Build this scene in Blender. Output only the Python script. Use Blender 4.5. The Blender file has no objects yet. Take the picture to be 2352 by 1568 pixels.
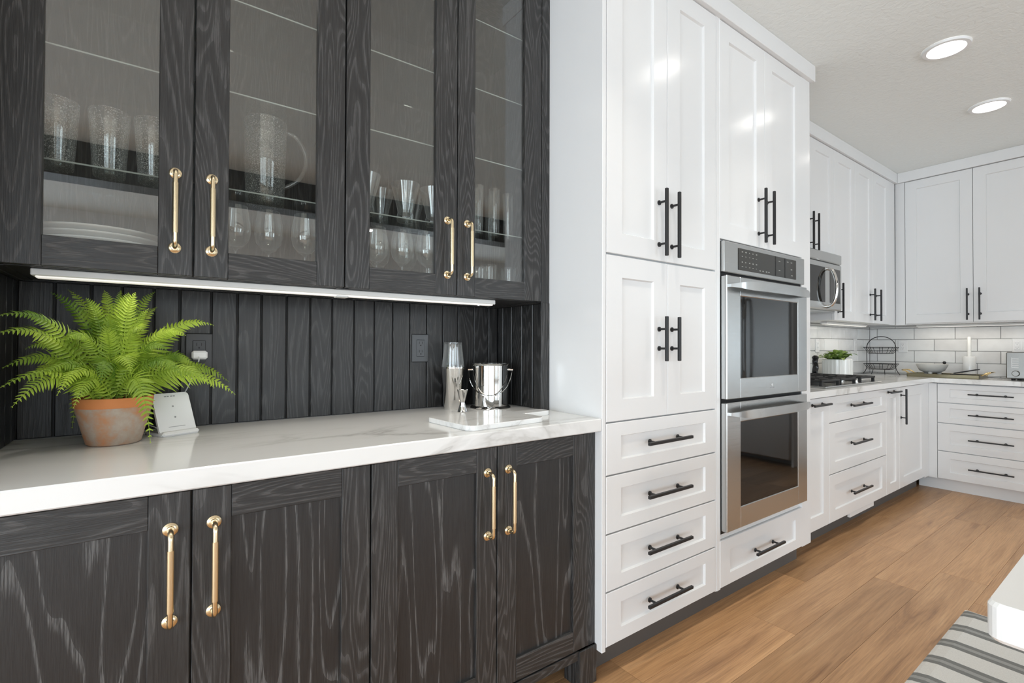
import bpy, bmesh, math, random
from mathutils import Vector, Matrix
random.seed(7)
PI = math.pi
SC = bpy.context.scene
COL = SC.collection

# ------------------------------------------------------------------ camera
H = 1.165
def add_camera():
    yaw, pitch, roll = math.radians(36.0), math.radians(.55), math.radians(.175)
    fwd = Vector((math.sin(yaw)*math.cos(pitch), math.cos(yaw)*math.cos(pitch), math.sin(pitch)))
    right = Vector((math.cos(yaw), -math.sin(yaw), 0)); up = right.cross(fwd)
    r = right*math.cos(roll) + up*math.sin(roll); u = -right*math.sin(roll) + up*math.cos(roll)
    cd = bpy.data.cameras.new('camera'); cd.sensor_width = 36.0; cd.lens = 36.0*1120.26/2352
    cd.clip_start = .02
    co = bpy.data.objects.new('camera', cd); COL.objects.link(co)
    m = Matrix((r, u, -fwd)).transposed().to_4x4(); m.translation = (0, 0, H)
    co.matrix_world = m
    SC.camera = co
add_camera()

# ------------------------------------------------------------------ world, light, exposure
CEIL = 2.69
XL, XR, YF, YB = -4.6, 5.63, -4.4, 1.81           # the room
w = bpy.data.worlds.new('sky'); SC.world = w; w.use_nodes = True
bg = w.node_tree.nodes['Background']; bg.inputs[0].default_value = (.86, .93, 1.0, 1); bg.inputs[1].default_value = .6
SC.view_settings.view_transform = 'Standard'; SC.view_settings.look = 'None'
SC.view_settings.exposure = 0.02; SC.view_settings.gamma = 1.0; SC.view_settings.use_curve_mapping = False
SC.cycles.transparent_max_bounces = 32
SC.cycles.max_bounces = 10; SC.cycles.diffuse_bounces = 5; SC.cycles.glossy_bounces = 4
SC.cycles.sample_clamp_indirect = 6.0
def area(name, loc, rot, sx, sy, power, col=(1, 1, 1)):
    l = bpy.data.lights.new(name, 'AREA'); l.shape = 'RECTANGLE'; l.size = sx; l.size_y = sy
    l.energy = power; l.color = col
    o = bpy.data.objects.new(name, l); COL.objects.link(o); o.location = loc; o.rotation_euler = rot
    return o
DAY = (.78, .90, 1.0)
PW = (64, 62, 20, 76, 235)                         # watts: four front windows, side window
PD, PG = 2.0, 12.0                                 # downlight watts, lens glow
PK, PB = .8, .9                                  # kitchen and bar strip watts
PS = .5                                           # strip glow
FRONT_WIN = [(-4.3, -2.5), (-2.2, -.4), (.6, 2.4), (3.0, 4.8)]   # window openings in the wall opposite
WZ0, WZ1 = .06, 2.1
for (a, b), P in zip(FRONT_WIN, PW[:4]):
    area('daylight_window', ((a+b)/2, YF-.05, (WZ0+WZ1)/2), (PI/2, 0, 0), b-a, WZ1-WZ0, P, DAY)
LW = (-3.2, .6)                                   # opening in the left wall
area('daylight_side_window', (XL-.05, sum(LW)/2, (WZ0+WZ1)/2), (PI/2, 0, -PI/2), LW[1]-LW[0], WZ1-WZ0, PW[4], DAY)

# ------------------------------------------------------------------ materials
MAT = {}
def newmat(name):
    m = bpy.data.materials.new(name); m.use_nodes = True; MAT[name] = m
    nt = m.node_tree; b = nt.nodes['Principled BSDF']
    return m, nt, b
def N(nt, t, **k):
    n = nt.nodes.new(t)
    for a, v in k.items():
        if a in ('inputs',):
            for i, x in v.items(): n.inputs[i].default_value = x
        else: setattr(n, a, v)
    return n
def simple(name, col, rough=.5, metal=0, spec=.5, **k):
    m, nt, b = newmat(name)
    b.inputs['Base Color'].default_value = (*col, 1); b.inputs['Roughness'].default_value = rough
    b.inputs['Metallic'].default_value = metal; b.inputs['Specular IOR Level'].default_value = spec
    for a, v in k.items(): b.inputs[a].default_value = v
    return m
def ramp(nt, stops):
    r = nt.nodes.new('ShaderNodeValToRGB'); e = r.color_ramp.elements
    while len(e) < len(stops): e.new(.5)
    for x, (p, c) in zip(e, stops): x.position = p; x.color = (*c, 1) if len(c) == 3 else c
    return r
def bump(nt, b, h, strength, dist=.002):
    bp = N(nt, 'ShaderNodeBump', inputs={'Strength': strength, 'Distance': dist})
    nt.links.new(h, bp.inputs['Height']); nt.links.new(bp.outputs[0], b.inputs['Normal'])

def oak(name, axis, c_dark, c_mid, c_light, rough=.42, rings=13.0, line=.22, across=7.5, along=1.15, fw=.3):
    """stained oak, grain along axis (0 x, 1 y, 2 z): cathedral lines, fibres and open pores"""
    m, nt, b = newmat(name)
    tc = N(nt, 'ShaderNodeTexCoord'); oi = N(nt, 'ShaderNodeObjectInfo')
    off = N(nt, 'ShaderNodeVectorMath', operation='SCALE'); off.inputs[0].default_value = (7.3, 3.1, 5.7)
    nt.links.new(oi.outputs['Random'], off.inputs['Scale'])
    ad = N(nt, 'ShaderNodeVectorMath', operation='ADD')
    nt.links.new(tc.outputs['Object'], ad.inputs[0]); nt.links.new(off.outputs[0], ad.inputs[1])
    def mp(ac, al):
        q = [ac]*3; q[axis] = al
        n_ = N(nt, 'ShaderNodeMapping'); n_.inputs['Scale'].default_value = q
        nt.links.new(ad.outputs[0], n_.inputs[0]); return n_
    n1 = N(nt, 'ShaderNodeTexNoise', inputs={'Scale': 1.0, 'Detail': 2.0, 'Roughness': .42, 'Distortion': .3})
    nt.links.new(mp(across, along).outputs[0], n1.inputs['Vector'])
    mu = N(nt, 'ShaderNodeMath', operation='MULTIPLY', inputs={1: rings}); nt.links.new(n1.outputs['Fac'], mu.inputs[0])
    fr = N(nt, 'ShaderNodeMath', operation='FRACT'); nt.links.new(mu.outputs[0], fr.inputs[0])
    band = ramp(nt, [(0, (.9, .9, .9)), (line*.45, (.8, .8, .8)), (line, (.12, .12, .12)), (.75, (.0, .0, .0)), (1, (.35, .35, .35))])
    nt.links.new(fr.outputs[0], band.inputs[0])
    n2 = N(nt, 'ShaderNodeTexNoise', inputs={'Scale': 1.0, 'Detail': 3.0, 'Roughness': .7})
    nt.links.new(mp(430, 15).outputs[0], n2.inputs['Vector'])
    fib = ramp(nt, [(.36, (0, 0, 0)), (.62, (1, 1, 1))]); nt.links.new(n2.outputs['Fac'], fib.inputs[0])
    k = N(nt, 'ShaderNodeMath', operation='MULTIPLY_ADD', inputs={1: .75, 2: .25}); nt.links.new(fib.outputs[0], k.inputs[0])
    mm = N(nt, 'ShaderNodeMath', operation='MULTIPLY'); nt.links.new(band.outputs[0], mm.inputs[0]); nt.links.new(k.outputs[0], mm.inputs[1])
    f2 = N(nt, 'ShaderNodeMath', operation='MULTIPLY_ADD', inputs={1: fw}); nt.links.new(fib.outputs[0], f2.inputs[0]); nt.links.new(mm.outputs[0], f2.inputs[2])
    cr = ramp(nt, [(0, c_dark), (.4, c_mid), (1, c_light)]); nt.links.new(f2.outputs[0], cr.inputs[0])
    nt.links.new(cr.outputs[0], b.inputs['Base Color'])
    b.inputs['Roughness'].default_value = rough; b.inputs['Specular IOR Level'].default_value = .5
    bump(nt, b, f2.outputs[0], .4, .0010)
    return m
CD, CM, CL_ = (.0165, .0160, .0158), (.033, .032, .0315), (.078, .076, .075)
for i, ax in enumerate('xyz'):
    oak('black_oak_'+ax, i, CD, CM, CL_, .40, 34.0, .4, 8.0, 1.0)
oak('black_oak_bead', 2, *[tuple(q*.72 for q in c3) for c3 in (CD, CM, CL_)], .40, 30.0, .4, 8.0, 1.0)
oak('black_oak_panel', 2, (.015, .0148, .0150), (.028, .0275, .0277), (.12, .119, .118), .36, 12.0, .24, 7.0, .7, .25)

def paint(name, col, rough, speck=.0):
    m, nt, b = newmat(name)
    tc = N(nt, 'ShaderNodeTexCoord')
    n = N(nt, 'ShaderNodeTexNoise', inputs={'Scale': 3.0, 'Detail': 2.0}); nt.links.new(tc.outputs['Object'], n.inputs['Vector'])
    c = ramp(nt, [(.3, tuple(x*.985 for x in col)), (.7, col)]); nt.links.new(n.outputs['Fac'], c.inputs[0])
    nt.links.new(c.outputs[0], b.inputs['Base Color']); b.inputs['Roughness'].default_value = rough
    return m
paint('white_paint', (.80, .80, .80), .20)
paint('wall_paint', (.84, .84, .83), .6)
paint('kick_shade', (.10, .092, .085), .5)  # shadow under the white cabinets painted into the kick colour

m, nt, b = newmat('ceiling_paint')
b.inputs['Base Color'].default_value = (.84, .865, .85, 1); b.inputs['Roughness'].default_value = .8
tc = N(nt, 'ShaderNodeTexCoord'); n = N(nt, 'ShaderNodeTexNoise', inputs={'Scale': 38.0, 'Detail': 3.0, 'Distortion': .8})
nt.links.new(tc.outputs['Object'], n.inputs['Vector']); bump(nt, b, n.outputs['Fac'], .32, .01)

def quartz(name, base, vein, s=1.0):
    m, nt, b = newmat(name)
    tc = N(nt, 'ShaderNodeTexCoord')
    mp = N(nt, 'ShaderNodeMapping'); mp.inputs['Rotation'].default_value = (0, 0, .65); mp.inputs['Scale'].default_value = (1.0*s, 2.6*s, 1.8*s)
    nt.links.new(tc.outputs['Object'], mp.inputs[0])
    n1 = N(nt, 'ShaderNodeTexNoise', inputs={'Scale': 1.15, 'Detail': 6.0, 'Roughness': .55, 'Distortion': .6}); nt.links.new(mp.outputs[0], n1.inputs['Vector'])
    a = N(nt, 'ShaderNodeMath', operation='SUBTRACT', inputs={1: .5}); nt.links.new(n1.outputs['Fac'], a.inputs[0])
    ab = N(nt, 'ShaderNodeMath', operation='ABSOLUTE'); nt.links.new(a.outputs[0], ab.inputs[0])
    v = ramp(nt, [(0, (1, 1, 1)), (.010, (.55, .55, .55)), (.035, (.12, .12, .12)), (.10, (0, 0, 0))]); nt.links.new(ab.outputs[0], v.inputs[0])
    n2 = N(nt, 'ShaderNodeTexNoise', inputs={'Scale': 1.3, 'Detail': 1.0}); nt.links.new(tc.outputs['Object'], n2.inputs['Vector'])
    k = ramp(nt, [(.42, (0, 0, 0)), (.62, (1, 1, 1))]); nt.links.new(n2.outputs['Fac'], k.inputs[0])
    mu = N(nt, 'ShaderNodeMath', operation='MULTIPLY'); nt.links.new(v.outputs[0], mu.inputs[0]); nt.links.new(k.outputs[0], mu.inputs[1])
    mix = N(nt, 'ShaderNodeMix', data_type='RGBA'); mix.inputs[6].default_value = (*base, 1); mix.inputs[7].default_value = (*vein, 1)
    nt.links.new(mu.outputs[0], mix.inputs[0]); nt.links.new(mix.outputs[2], b.inputs['Base Color'])
    b.inputs['Roughness'].default_value = .12
    return m
quartz('quartz', (.80, .80, .79), (.52, .51, .49))
quartz('marble_board', (.82, .82, .81), (.58, .57, .56), 3.0)

def plankmat():
    m, nt, b = newmat('oak_floor')
    tc = N(nt, 'ShaderNodeTexCoord'); oi = N(nt, 'ShaderNodeObjectInfo')
    off = N(nt, 'ShaderNodeVectorMath', operation='SCALE'); off.inputs[0].default_value = (13.3, 9.1, 5.7)
    nt.links.new(oi.outputs['Random'], off.inputs['Scale'])
    ad = N(nt, 'ShaderNodeVectorMath', operation='ADD'); nt.links.new(tc.outputs['Object'], ad.inputs[0]); nt.links.new(off.outputs[0], ad.inputs[1])
    def mp(x, y):
        q = N(nt, 'ShaderNodeMapping'); q.inputs['Scale'].default_value = (x, y, 1); nt.links.new(ad.outputs[0], q.inputs[0]); return q
    n1 = N(nt, 'ShaderNodeTexNoise', inputs={'Scale': 1, 'Detail': 4.0, 'Roughness': .62, 'Distortion': .9}); nt.links.new(mp(1.1, 13).outputs[0], n1.inputs['Vector'])
    c1 = ramp(nt, [(.22, (.24, .115, .050)), (.40, (.47, .260, .122)), (.62, (.58, .335, .165)), (.8, (.66, .41, .215))]); nt.links.new(n1.outputs['Fac'], c1.inputs[0])
    n2 = N(nt, 'ShaderNodeTexNoise', inputs={'Scale': 1, 'Detail': 3.0, 'Roughness': .7}); nt.links.new(mp(5, 240).outputs[0], n2.inputs['Vector'])
    f = ramp(nt, [(.3, (.62, .60, .58)), (.58, (1, 1, 1))]); nt.links.new(n2.outputs['Fac'], f.inputs[0])
    mx = N(nt, 'ShaderNodeMix', data_type='RGBA', blend_type='MULTIPLY'); mx.inputs[0].default_value = .8
    nt.links.new(c1.outputs[0], mx.inputs[6]); nt.links.new(f.outputs[0], mx.inputs[7])
    hv = N(nt, 'ShaderNodeHueSaturation'); nt.links.new(mx.outputs[2], hv.inputs['Color'])
    mr = N(nt, 'ShaderNodeMapRange', inputs={3: .80, 4: 1.16}); nt.links.new(oi.outputs['Random'], mr.inputs[0]); nt.links.new(mr.outputs[0], hv.inputs['Value'])
    nt.links.new(hv.outputs[0], b.inputs['Base Color']); b.inputs['Roughness'].default_value = .36
    bump(nt, b, n2.outputs['Fac'], .12, .001)
plankmat()
simple('floor_joint', (.24, .13, .065), .7)

def brushed(name, col, rough, axis=0, amt=.06):
    m, nt, b = newmat(name)
    b.inputs['Base Color'].default_value = (*col, 1); b.inputs['Metallic'].default_value = 1.0
    tc = N(nt, 'ShaderNodeTexCoord'); q = N(nt, 'ShaderNodeMapping'); s = [500]*3; s[axis] = 6; q.inputs['Scale'].default_value = s
    nt.links.new(tc.outputs['Object'], q.inputs[0])
    n = N(nt, 'ShaderNodeTexNoise', inputs={'Scale': 1, 'Detail': 2}); nt.links.new(q.outputs[0], n.inputs['Vector'])
    mr = N(nt, 'ShaderNodeMapRange', inputs={3: rough-amt, 4: rough+amt}); nt.links.new(n.outputs['Fac'], mr.inputs[0]); nt.links.new(mr.outputs[0], b.inputs['Roughness'])
    return m
brushed('stainless', (.54, .545, .54), .24)
brushed('dull_steel', (.34, .335, .32), .33)
simple('polished_steel', (.72, .71, .69), .07, 1.0)
brushed('brass', (.83, .69, .46), .24, 2, .05)
simple('bright_brass', (.90, .68, .34), .12, 1.0)
simple('antique_brass', (.30, .265, .175), .3, 1.0)
simple('matte_black', (.012, .012, .013), .4)
simple('black_iron', (.015, .015, .016), .55)
simple('black_plastic', (.020, .020, .021), .3)
simple('black_plate', (.035, .035, .036), .32)
simple('gap_black', (.004, .004, .005), .6)
simple('oven_glass', (.008, .0075, .007), .03, 0, .38)
simple('display_glass', (.030, .028, .024), .08, 0, .5)
simple('icon_print', (.30, .30, .28), .5)
simple('white_plastic', (.82, .82, .82), .3)
simple('grey_print', (.30, .30, .31), .5)
simple('china', (.84, .84, .82), .15)
simple('stoneware', (.66, .65, .61), .4)
simple('wax', (.85, .85, .82), .5)
simple('soil', (.02, .013, .008), .9)
simple('grout', (.34, .335, .33), .9)
simple('terracotta_rim', (.62, .22, .07), .75)
simple('aluminium_white', (.72, .72, .70), .35)
simple('dark_beam', (.035, .032, .030), .5)
simple('mill_black', (.010, .010, .010), .25)
simple('wood_tone', (.25, .14, .07), .5)
simple('rubber', (.01, .01, .01), .8)

m, nt, b = newmat('terracotta')
tc = N(nt, 'ShaderNodeTexCoord')
n = N(nt, 'ShaderNodeTexNoise', inputs={'Scale': 17.0, 'Detail': 6.0, 'Roughness': .65}); nt.links.new(tc.outputs['Object'], n.inputs['Vector'])
c = ramp(nt, [(.30, (.56, .20, .075)), (.42, (.47, .25, .14)), (.56, (.42, .33, .26)), (.75, (.48, .42, .36))])
nt.links.new(n.outputs['Fac'], c.inputs[0]); nt.links.new(c.outputs[0], b.inputs['Base Color']); b.inputs['Roughness'].default_value = .85

def leafmat(name, c0, c1):
    m, nt, b = newmat(name)
    tc = N(nt, 'ShaderNodeTexCoord'); oi = N(nt, 'ShaderNodeObjectInfo')
    n = N(nt, 'ShaderNodeTexNoise', inputs={'Scale': 14.0, 'Detail': 2.0}); nt.links.new(tc.outputs['Object'], n.inputs['Vector'])
    ad = N(nt, 'ShaderNodeMath', operation='MULTIPLY_ADD', inputs={1: .5}); nt.links.new(oi.outputs['Random'], ad.inputs[0]); nt.links.new(n.outputs['Fac'], ad.inputs[2])
    c = ramp(nt, [(.4, c0), (.95, c1)]); nt.links.new(ad.outputs[0], c.inputs[0]); nt.links.new(c.outputs[0], b.inputs['Base Color'])
    b.inputs['Roughness'].default_value = .45
    tr = N(nt, 'ShaderNodeBsdfTranslucent'); nt.links.new(c.outputs[0], tr.inputs[0])
    mx = N(nt, 'ShaderNodeMixShader', inputs={0: .35}); out = nt.nodes['Material Output']
    nt.links.new(b.outputs[0], mx.inputs[1]); nt.links.new(tr.outputs[0], mx.inputs[2]); nt.links.new(mx.outputs[0], out.inputs[0])
leafmat('fern_green', (.13, .25, .022), (.50, .66, .08))
leafmat('herb_green', (.08, .16, .03), (.25, .36, .09))

def glass(name, base, edge, tint=(.97, .98, .97), rough=.0, seeds=0, power=4.0, edge_glint=0):
    m, nt, b = newmat(name); nt.nodes.remove(b)
    lw = N(nt, 'ShaderNodeLayerWeight', inputs={0: .5})
    pw = N(nt, 'ShaderNodeMath', operation='POWER', inputs={1: power}); nt.links.new(lw.outputs['Facing'], pw.inputs[0])
    ma = N(nt, 'ShaderNodeMath', operation='MULTIPLY_ADD', inputs={1: edge, 2: base}); nt.links.new(pw.outputs[0], ma.inputs[0]); ma.use_clamp = True
    t = N(nt, 'ShaderNodeBsdfTransparent'); t.inputs[0].default_value = (*tint, 1)
    g = N(nt, 'ShaderNodeBsdfGlossy', inputs={'Roughness': rough}); g.inputs[0].default_value = (1, 1, 1, 1)
    mx = N(nt, 'ShaderNodeMixShader'); nt.links.new(ma.outputs[0], mx.inputs[0]); nt.links.new(t.outputs[0], mx.inputs[1]); nt.links.new(g.outputs[0], mx.inputs[2])
    last = mx
    if edge_glint:                                        # white diffuse painted in as glints where the wall is seen edge-on
        hp = N(nt, 'ShaderNodeMath', operation='POWER', inputs={1: 3.0}); nt.links.new(lw.outputs['Facing'], hp.inputs[0])
        hm = N(nt, 'ShaderNodeMath', operation='MULTIPLY_ADD', inputs={1: .45, 2: edge_glint}); nt.links.new(hp.outputs[0], hm.inputs[0])
        hd_ = N(nt, 'ShaderNodeBsdfDiffuse'); hd_.inputs[0].default_value = (.8, .81, .80, 1)
        m3 = N(nt, 'ShaderNodeMixShader'); nt.links.new(hm.outputs[0], m3.inputs[0]); nt.links.new(mx.outputs[0], m3.inputs[1]); nt.links.new(hd_.outputs[0], m3.inputs[2]); mx = m3; last = m3
    if seeds:
        tc = N(nt, 'ShaderNodeTexCoord'); v = N(nt, 'ShaderNodeTexNoise', inputs={'Scale': seeds, 'Detail': 1.0}); nt.links.new(tc.outputs['Object'], v.inputs['Vector'])
        r = ramp(nt, [(.61, (0, 0, 0)), (.69, (.6, .6, .6))]); nt.links.new(v.outputs['Fac'], r.inputs[0])
        d = N(nt, 'ShaderNodeBsdfDiffuse'); d.inputs[0].default_value = (.75, .75, .73, 1)
        m2 = N(nt, 'ShaderNodeMixShader'); nt.links.new(r.outputs[0], m2.inputs[0]); nt.links.new(mx.outputs[0], m2.inputs[1]); nt.links.new(d.outputs[0], m2.inputs[2]); last = m2
    nt.links.new(last.outputs[0], nt.nodes['Material Output'].inputs[0])
glass('pane_glass', .10, .80, (.96, .97, .96))
glass('shelf_glass', .05, .7, (.93, .96, .94))
glass('drink_glass', .08, .9, (.97, .98, .98), .03, 0, 3.0, .025)
glass('seeded_glass', .08, .9, (.96, .97, .96), .03, 300, 3.0, .035)
glass('window_glass', .03, .6)
simple('shelf_edge', (.40, .44, .41), .15)

def emit(name, col, s):
    m, nt, b = newmat(name); b.inputs['Emission Color'].default_value = (*col, 1); b.inputs['Emission Strength'].default_value = s
    b.inputs['Base Color'].default_value = (.8, .8, .8, 1)
emit('lamp_glow', (1, .96, .90), PG)
emit('strip_glow', (1, .95, .86), PS)

m, nt, b = newmat('tile_glaze')
tc = N(nt, 'ShaderNodeTexCoord'); oi = N(nt, 'ShaderNodeObjectInfo')
n = N(nt, 'ShaderNodeTexNoise', inputs={'Scale': 9.0, 'Detail': 3.0}); nt.links.new(tc.outputs['Object'], n.inputs['Vector'])
ad = N(nt, 'ShaderNodeMath', operation='MULTIPLY_ADD', inputs={1: .6}); nt.links.new(oi.outputs['Random'], ad.inputs[0]); nt.links.new(n.outputs['Fac'], ad.inputs[2])
c = ramp(nt, [(.3, (.66, .65, .64)), (1.0, (.82, .82, .81))]); nt.links.new(ad.outputs[0], c.inputs[0]); nt.links.new(c.outputs[0], b.inputs['Base Color'])
b.inputs['Roughness'].default_value = .15; bump(nt, b, n.outputs['Fac'], .15, .004)

m, nt, b = newmat('mat_stripes')                   # woven stripes run across the mat
tc = N(nt, 'ShaderNodeTexCoord'); sp = N(nt, 'ShaderNodeSeparateXYZ'); nt.links.new(tc.outputs['Object'], sp.inputs[0])
mu = N(nt, 'ShaderNodeMath', operation='MULTIPLY', inputs={1: 1/.172}); nt.links.new(sp.outputs[0], mu.inputs[0])
fr = N(nt, 'ShaderNodeMath', operation='FRACT'); nt.links.new(mu.outputs[0], fr.inputs[0])
G1, G2, WH = (.20, .205, .20), (.34, .345, .335), (.70, .695, .67)
c = ramp(nt, [(0, G1), (.14, G2), (.26, G1), (.40, WH)]); c.color_ramp.interpolation = 'CONSTANT'
nt.links.new(fr.outputs[0], c.inputs[0])
n = N(nt, 'ShaderNodeTexNoise', inputs={'Scale': 260.0}); nt.links.new(tc.outputs['Object'], n.inputs['Vector'])
mx = N(nt, 'ShaderNodeMix', data_type='RGBA', blend_type='MULTIPLY'); mx.inputs[0].default_value = .25
nt.links.new(c.outputs[0], mx.inputs[6]); nt.links.new(n.outputs['Fac'], mx.inputs[7]); nt.links.new(mx.outputs[2], b.inputs['Base Color'])
b.inputs['Roughness'].default_value = .95; bump(nt, b, n.outputs['Fac'], .4, .002)

# ------------------------------------------------------------------ mesh helpers
class MB:
    """collects shapes in world coordinates; build() links them as one mesh object"""
    def __init__(s, M=None): s.v = []; s.f = []; s.m = []; s.M = M or (lambda a, b, c: (a, b, c)); s.smooth = False
    def add(s, vs, fs, mi=0):
        o = len(s.v); s.v += [s.M(*p) for p in vs]; s.f += [tuple(i+o for i in f) for f in fs]; s.m += [mi]*len(fs); return s
    def box(s, x0, x1, y0, y1, z0, z1, b=0.0, mi=0):
        x0, x1 = min(x0, x1), max(x0, x1); y0, y1 = min(y0, y1), max(y0, y1); z0, z1 = min(z0, z1), max(z0, z1)
        b = min(b, (x1-x0)*.45, (y1-y0)*.45, (z1-z0)*.45)
        if b <= 0:
            vs = [(x, y, z) for x in (x0, x1) for y in (y0, y1) for z in (z0, z1)]
            fs = [(0, 1, 3, 2), (4, 6, 7, 5), (0, 4, 5, 1), (2, 3, 7, 6), (0, 2, 6, 4), (1, 5, 7, 3)]
            return s.add(vs, fs, mi)
        vs = []; idx = {}
        X = (x0, x1); Y = (y0, y1); Z = (z0, z1)
        for i in (0, 1):
            for j in (0, 1):
                for k in (0, 1):
                    sx, sy, sz = (b if i == 0 else -b), (b if j == 0 else -b), (b if k == 0 else -b)
                    idx[i, j, k, 0] = len(vs); vs.append((X[i], Y[j]+sy, Z[k]+sz))
                    idx[i, j, k, 1] = len(vs); vs.append((X[i]+sx, Y[j], Z[k]+sz))
                    idx[i, j, k, 2] = len(vs); vs.append((X[i]+sx, Y[j]+sy, Z[k]))
        fs = []
        for i in (0, 1):
            q = [(i, 0, 0, 0), (i, 0, 1, 0), (i, 1, 1, 0), (i, 1, 0, 0)]; fs.append([idx[t] for t in (q if i == 0 else q[::-1])])
            q = [(0, i, 0, 1), (1, i, 0, 1), (1, i, 1, 1), (0, i, 1, 1)]; fs.append([idx[t] for t in (q if i == 0 else q[::-1])])
            q = [(0, 0, i, 2), (0, 1, i, 2), (1, 1, i, 2), (1, 0, i, 2)]; fs.append([idx[t] for t in (q if i == 0 else q[::-1])])
        for i in (0, 1):
            for j in (0, 1):
                fs.append([idx[i, j, 0, 0], idx[i, j, 1, 0], idx[i, j, 1, 1], idx[i, j, 0, 1]] if (i+j) % 2 else [idx[i, j, 0, 0], idx[i, j, 0, 1], idx[i, j, 1, 1], idx[i, j, 1, 0]])
                fs.append([idx[i, 0, j, 0], idx[i, 1, j, 0], idx[i, 1, j, 2], idx[i, 0, j, 2]] if (i+j) % 2 == 0 else [idx[i, 0, j, 0], idx[i, 0, j, 2], idx[i, 1, j, 2], idx[i, 1, j, 0]])
                fs.append([idx[0, i, j, 1], idx[1, i, j, 1], idx[1, i, j, 2], idx[0, i, j, 2]] if (i+j) % 2 else [idx[0, i, j, 1], idx[0, i, j, 2], idx[1, i, j, 2], idx[1, i, j, 1]])
                for k in (0, 1):
                    t = [idx[i, j, k, 0], idx[i, j, k, 1], idx[i, j, k, 2]]; fs.append(t if (i+j+k) % 2 else t[::-1])
        return s.add(vs, fs, mi)
    def lathe(s, prof, c=(0, 0, 0), n=24, mi=0, axis='z'):
        vs = []; fs = []
        for r, z in prof:
            for k in range(n):
                a = 2*PI*k/n
                if axis == 'z': vs.append((c[0]+r*math.cos(a), c[1]+r*math.sin(a), c[2]+z))
                elif axis == 'y': vs.append((c[0]+r*math.cos(a), c[1]+z, c[2]+r*math.sin(a)))
                else: vs.append((c[0]+z, c[1]+r*math.cos(a), c[2]+r*math.sin(a)))
        for i in range(len(prof)-1):
            for k in range(n):
                fs.append((i*n+k, i*n+(k+1) % n, (i+1)*n+(k+1) % n, (i+1)*n+k))
        return s.add(vs, fs, mi)
    def tube(s, pts, r, n=8, mi=0, cap=True, closed=False):
        P = [Vector(p) for p in pts]; L = len(P); vs = []; fs = []
        rr = r if isinstance(r, (list, tuple)) else [r]*L
        T = []
        for i in range(L):
            if closed: t = P[(i+1) % L]-P[i-1]
            else: t = P[min(i+1, L-1)]-P[max(i-1, 0)]
            T.append(t.normalized())
        u = T[0].orthogonal().normalized()
        for i in range(L):
            u = (u-T[i]*u.dot(T[i])); u = u.normalized() if u.length > 1e-6 else T[i].orthogonal().normalized()
            v = T[i].cross(u)
            for k in range(n):
                a = 2*PI*(k+.5)/n; q = P[i]+(u*math.cos(a)+v*math.sin(a))*rr[i]; vs.append(tuple(q))
        for i in range(L if closed else L-1):
            j = (i+1) % L
            for k in range(n): fs.append((i*n+k, i*n+(k+1) % n, j*n+(k+1) % n, j*n+k))
        if cap and not closed: fs.append(tuple(range(n))[::-1]); fs.append(tuple((L-1)*n+k for k in range(n)))
        return s.add(vs, fs, mi)
    def prism(s, poly, z0, z1, mi=0, b=0.0):
        n = len(poly); rings = []
        c = Vector((sum(p[0] for p in poly)/n, sum(p[1] for p in poly)/n))
        def inset(d): return [tuple(Vector(p)+(c-Vector(p)).normalized()*d) for p in poly]
        lv = [(z0, inset(b)), (z0+b, poly), (z1-b, poly), (z1, inset(b))] if b else [(z0, poly), (z1, poly)]
        vs = [(p[0], p[1], z) for z, q in lv for p in q]; fs = []
        for i in range(len(lv)-1):
            for k in range(n): fs.append((i*n+k, i*n+(k+1) % n, (i+1)*n+(k+1) % n, (i+1)*n+k))
        fs.append(tuple(range(n))[::-1]); fs.append(tuple((len(lv)-1)*n+k for k in range(n)))
        return s.add(vs, fs, mi)
    def build(s, name, mats, parent=None, smooth=False):
        me = bpy.data.meshes.new(name)
        o = bpy.data.objects.new(name, me); COL.objects.link(o)
        org = Vector((0, 0, 0))
        if parent is not None:
            o.parent = parent; org = ORG.get(parent.name, Vector((0, 0, 0)))
        ORG[o.name] = org
        me.from_pydata([tuple(Vector(p)-org) for p in s.v], [], s.f)
        if isinstance(mats, str): mats = [mats]
        for q in mats: me.materials.append(MAT[q])
        if len(mats) > 1:
            for p, mi in zip(me.polygons, s.m): p.material_index = mi
        bm = bmesh.new(); bm.from_mesh(me); bmesh.ops.recalc_face_normals(bm, faces=bm.faces); bm.to_mesh(me); bm.free()
        if smooth:
            for p in me.polygons: p.use_smooth = True
            try: me.set_sharp_from_angle(angle=math.radians(smooth if smooth is not True else 40))
            except Exception: pass
        me.update(); return o
ORG = {}
def thing(name, label, cat, loc, group=None):
    o = bpy.data.objects.new(name, None); COL.objects.link(o); o.location = loc; o.empty_display_size = .05
    ORG[o.name] = Vector(loc); return tag(o, label, cat, group)
def tag(o, label, cat, group=None):
    o['label'] = label; o['category'] = cat
    if group: o['group'] = group
    return o
def struct(o): o['kind'] = 'structure'; return o
def place(o):
    """give a one-mesh thing an origin at its own base"""
    me = o.data; xs = [v.co for v in me.vertices]
    c = Vector(((min(v.x for v in xs)+max(v.x for v in xs))/2, (min(v.y for v in xs)+max(v.y for v in xs))/2, min(v.z for v in xs)))
    me.transform(Matrix.Translation(-c)); o.location = c; ORG[o.name] = c; return o
def bez(p0, p1, p2, n, p3=None):
    out = []
    for i in range(n+1):
        t = i/n; a, b_, c_ = Vector(p0), Vector(p1), Vector(p2)
        if p3 is None: out.append(a*(1-t)**2+b_*2*t*(1-t)+c_*t*t)
        else: d = Vector(p3); out.append(a*(1-t)**3+b_*3*t*(1-t)**2+c_*3*t*t*(1-t)+d*t**3)
    return out
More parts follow.
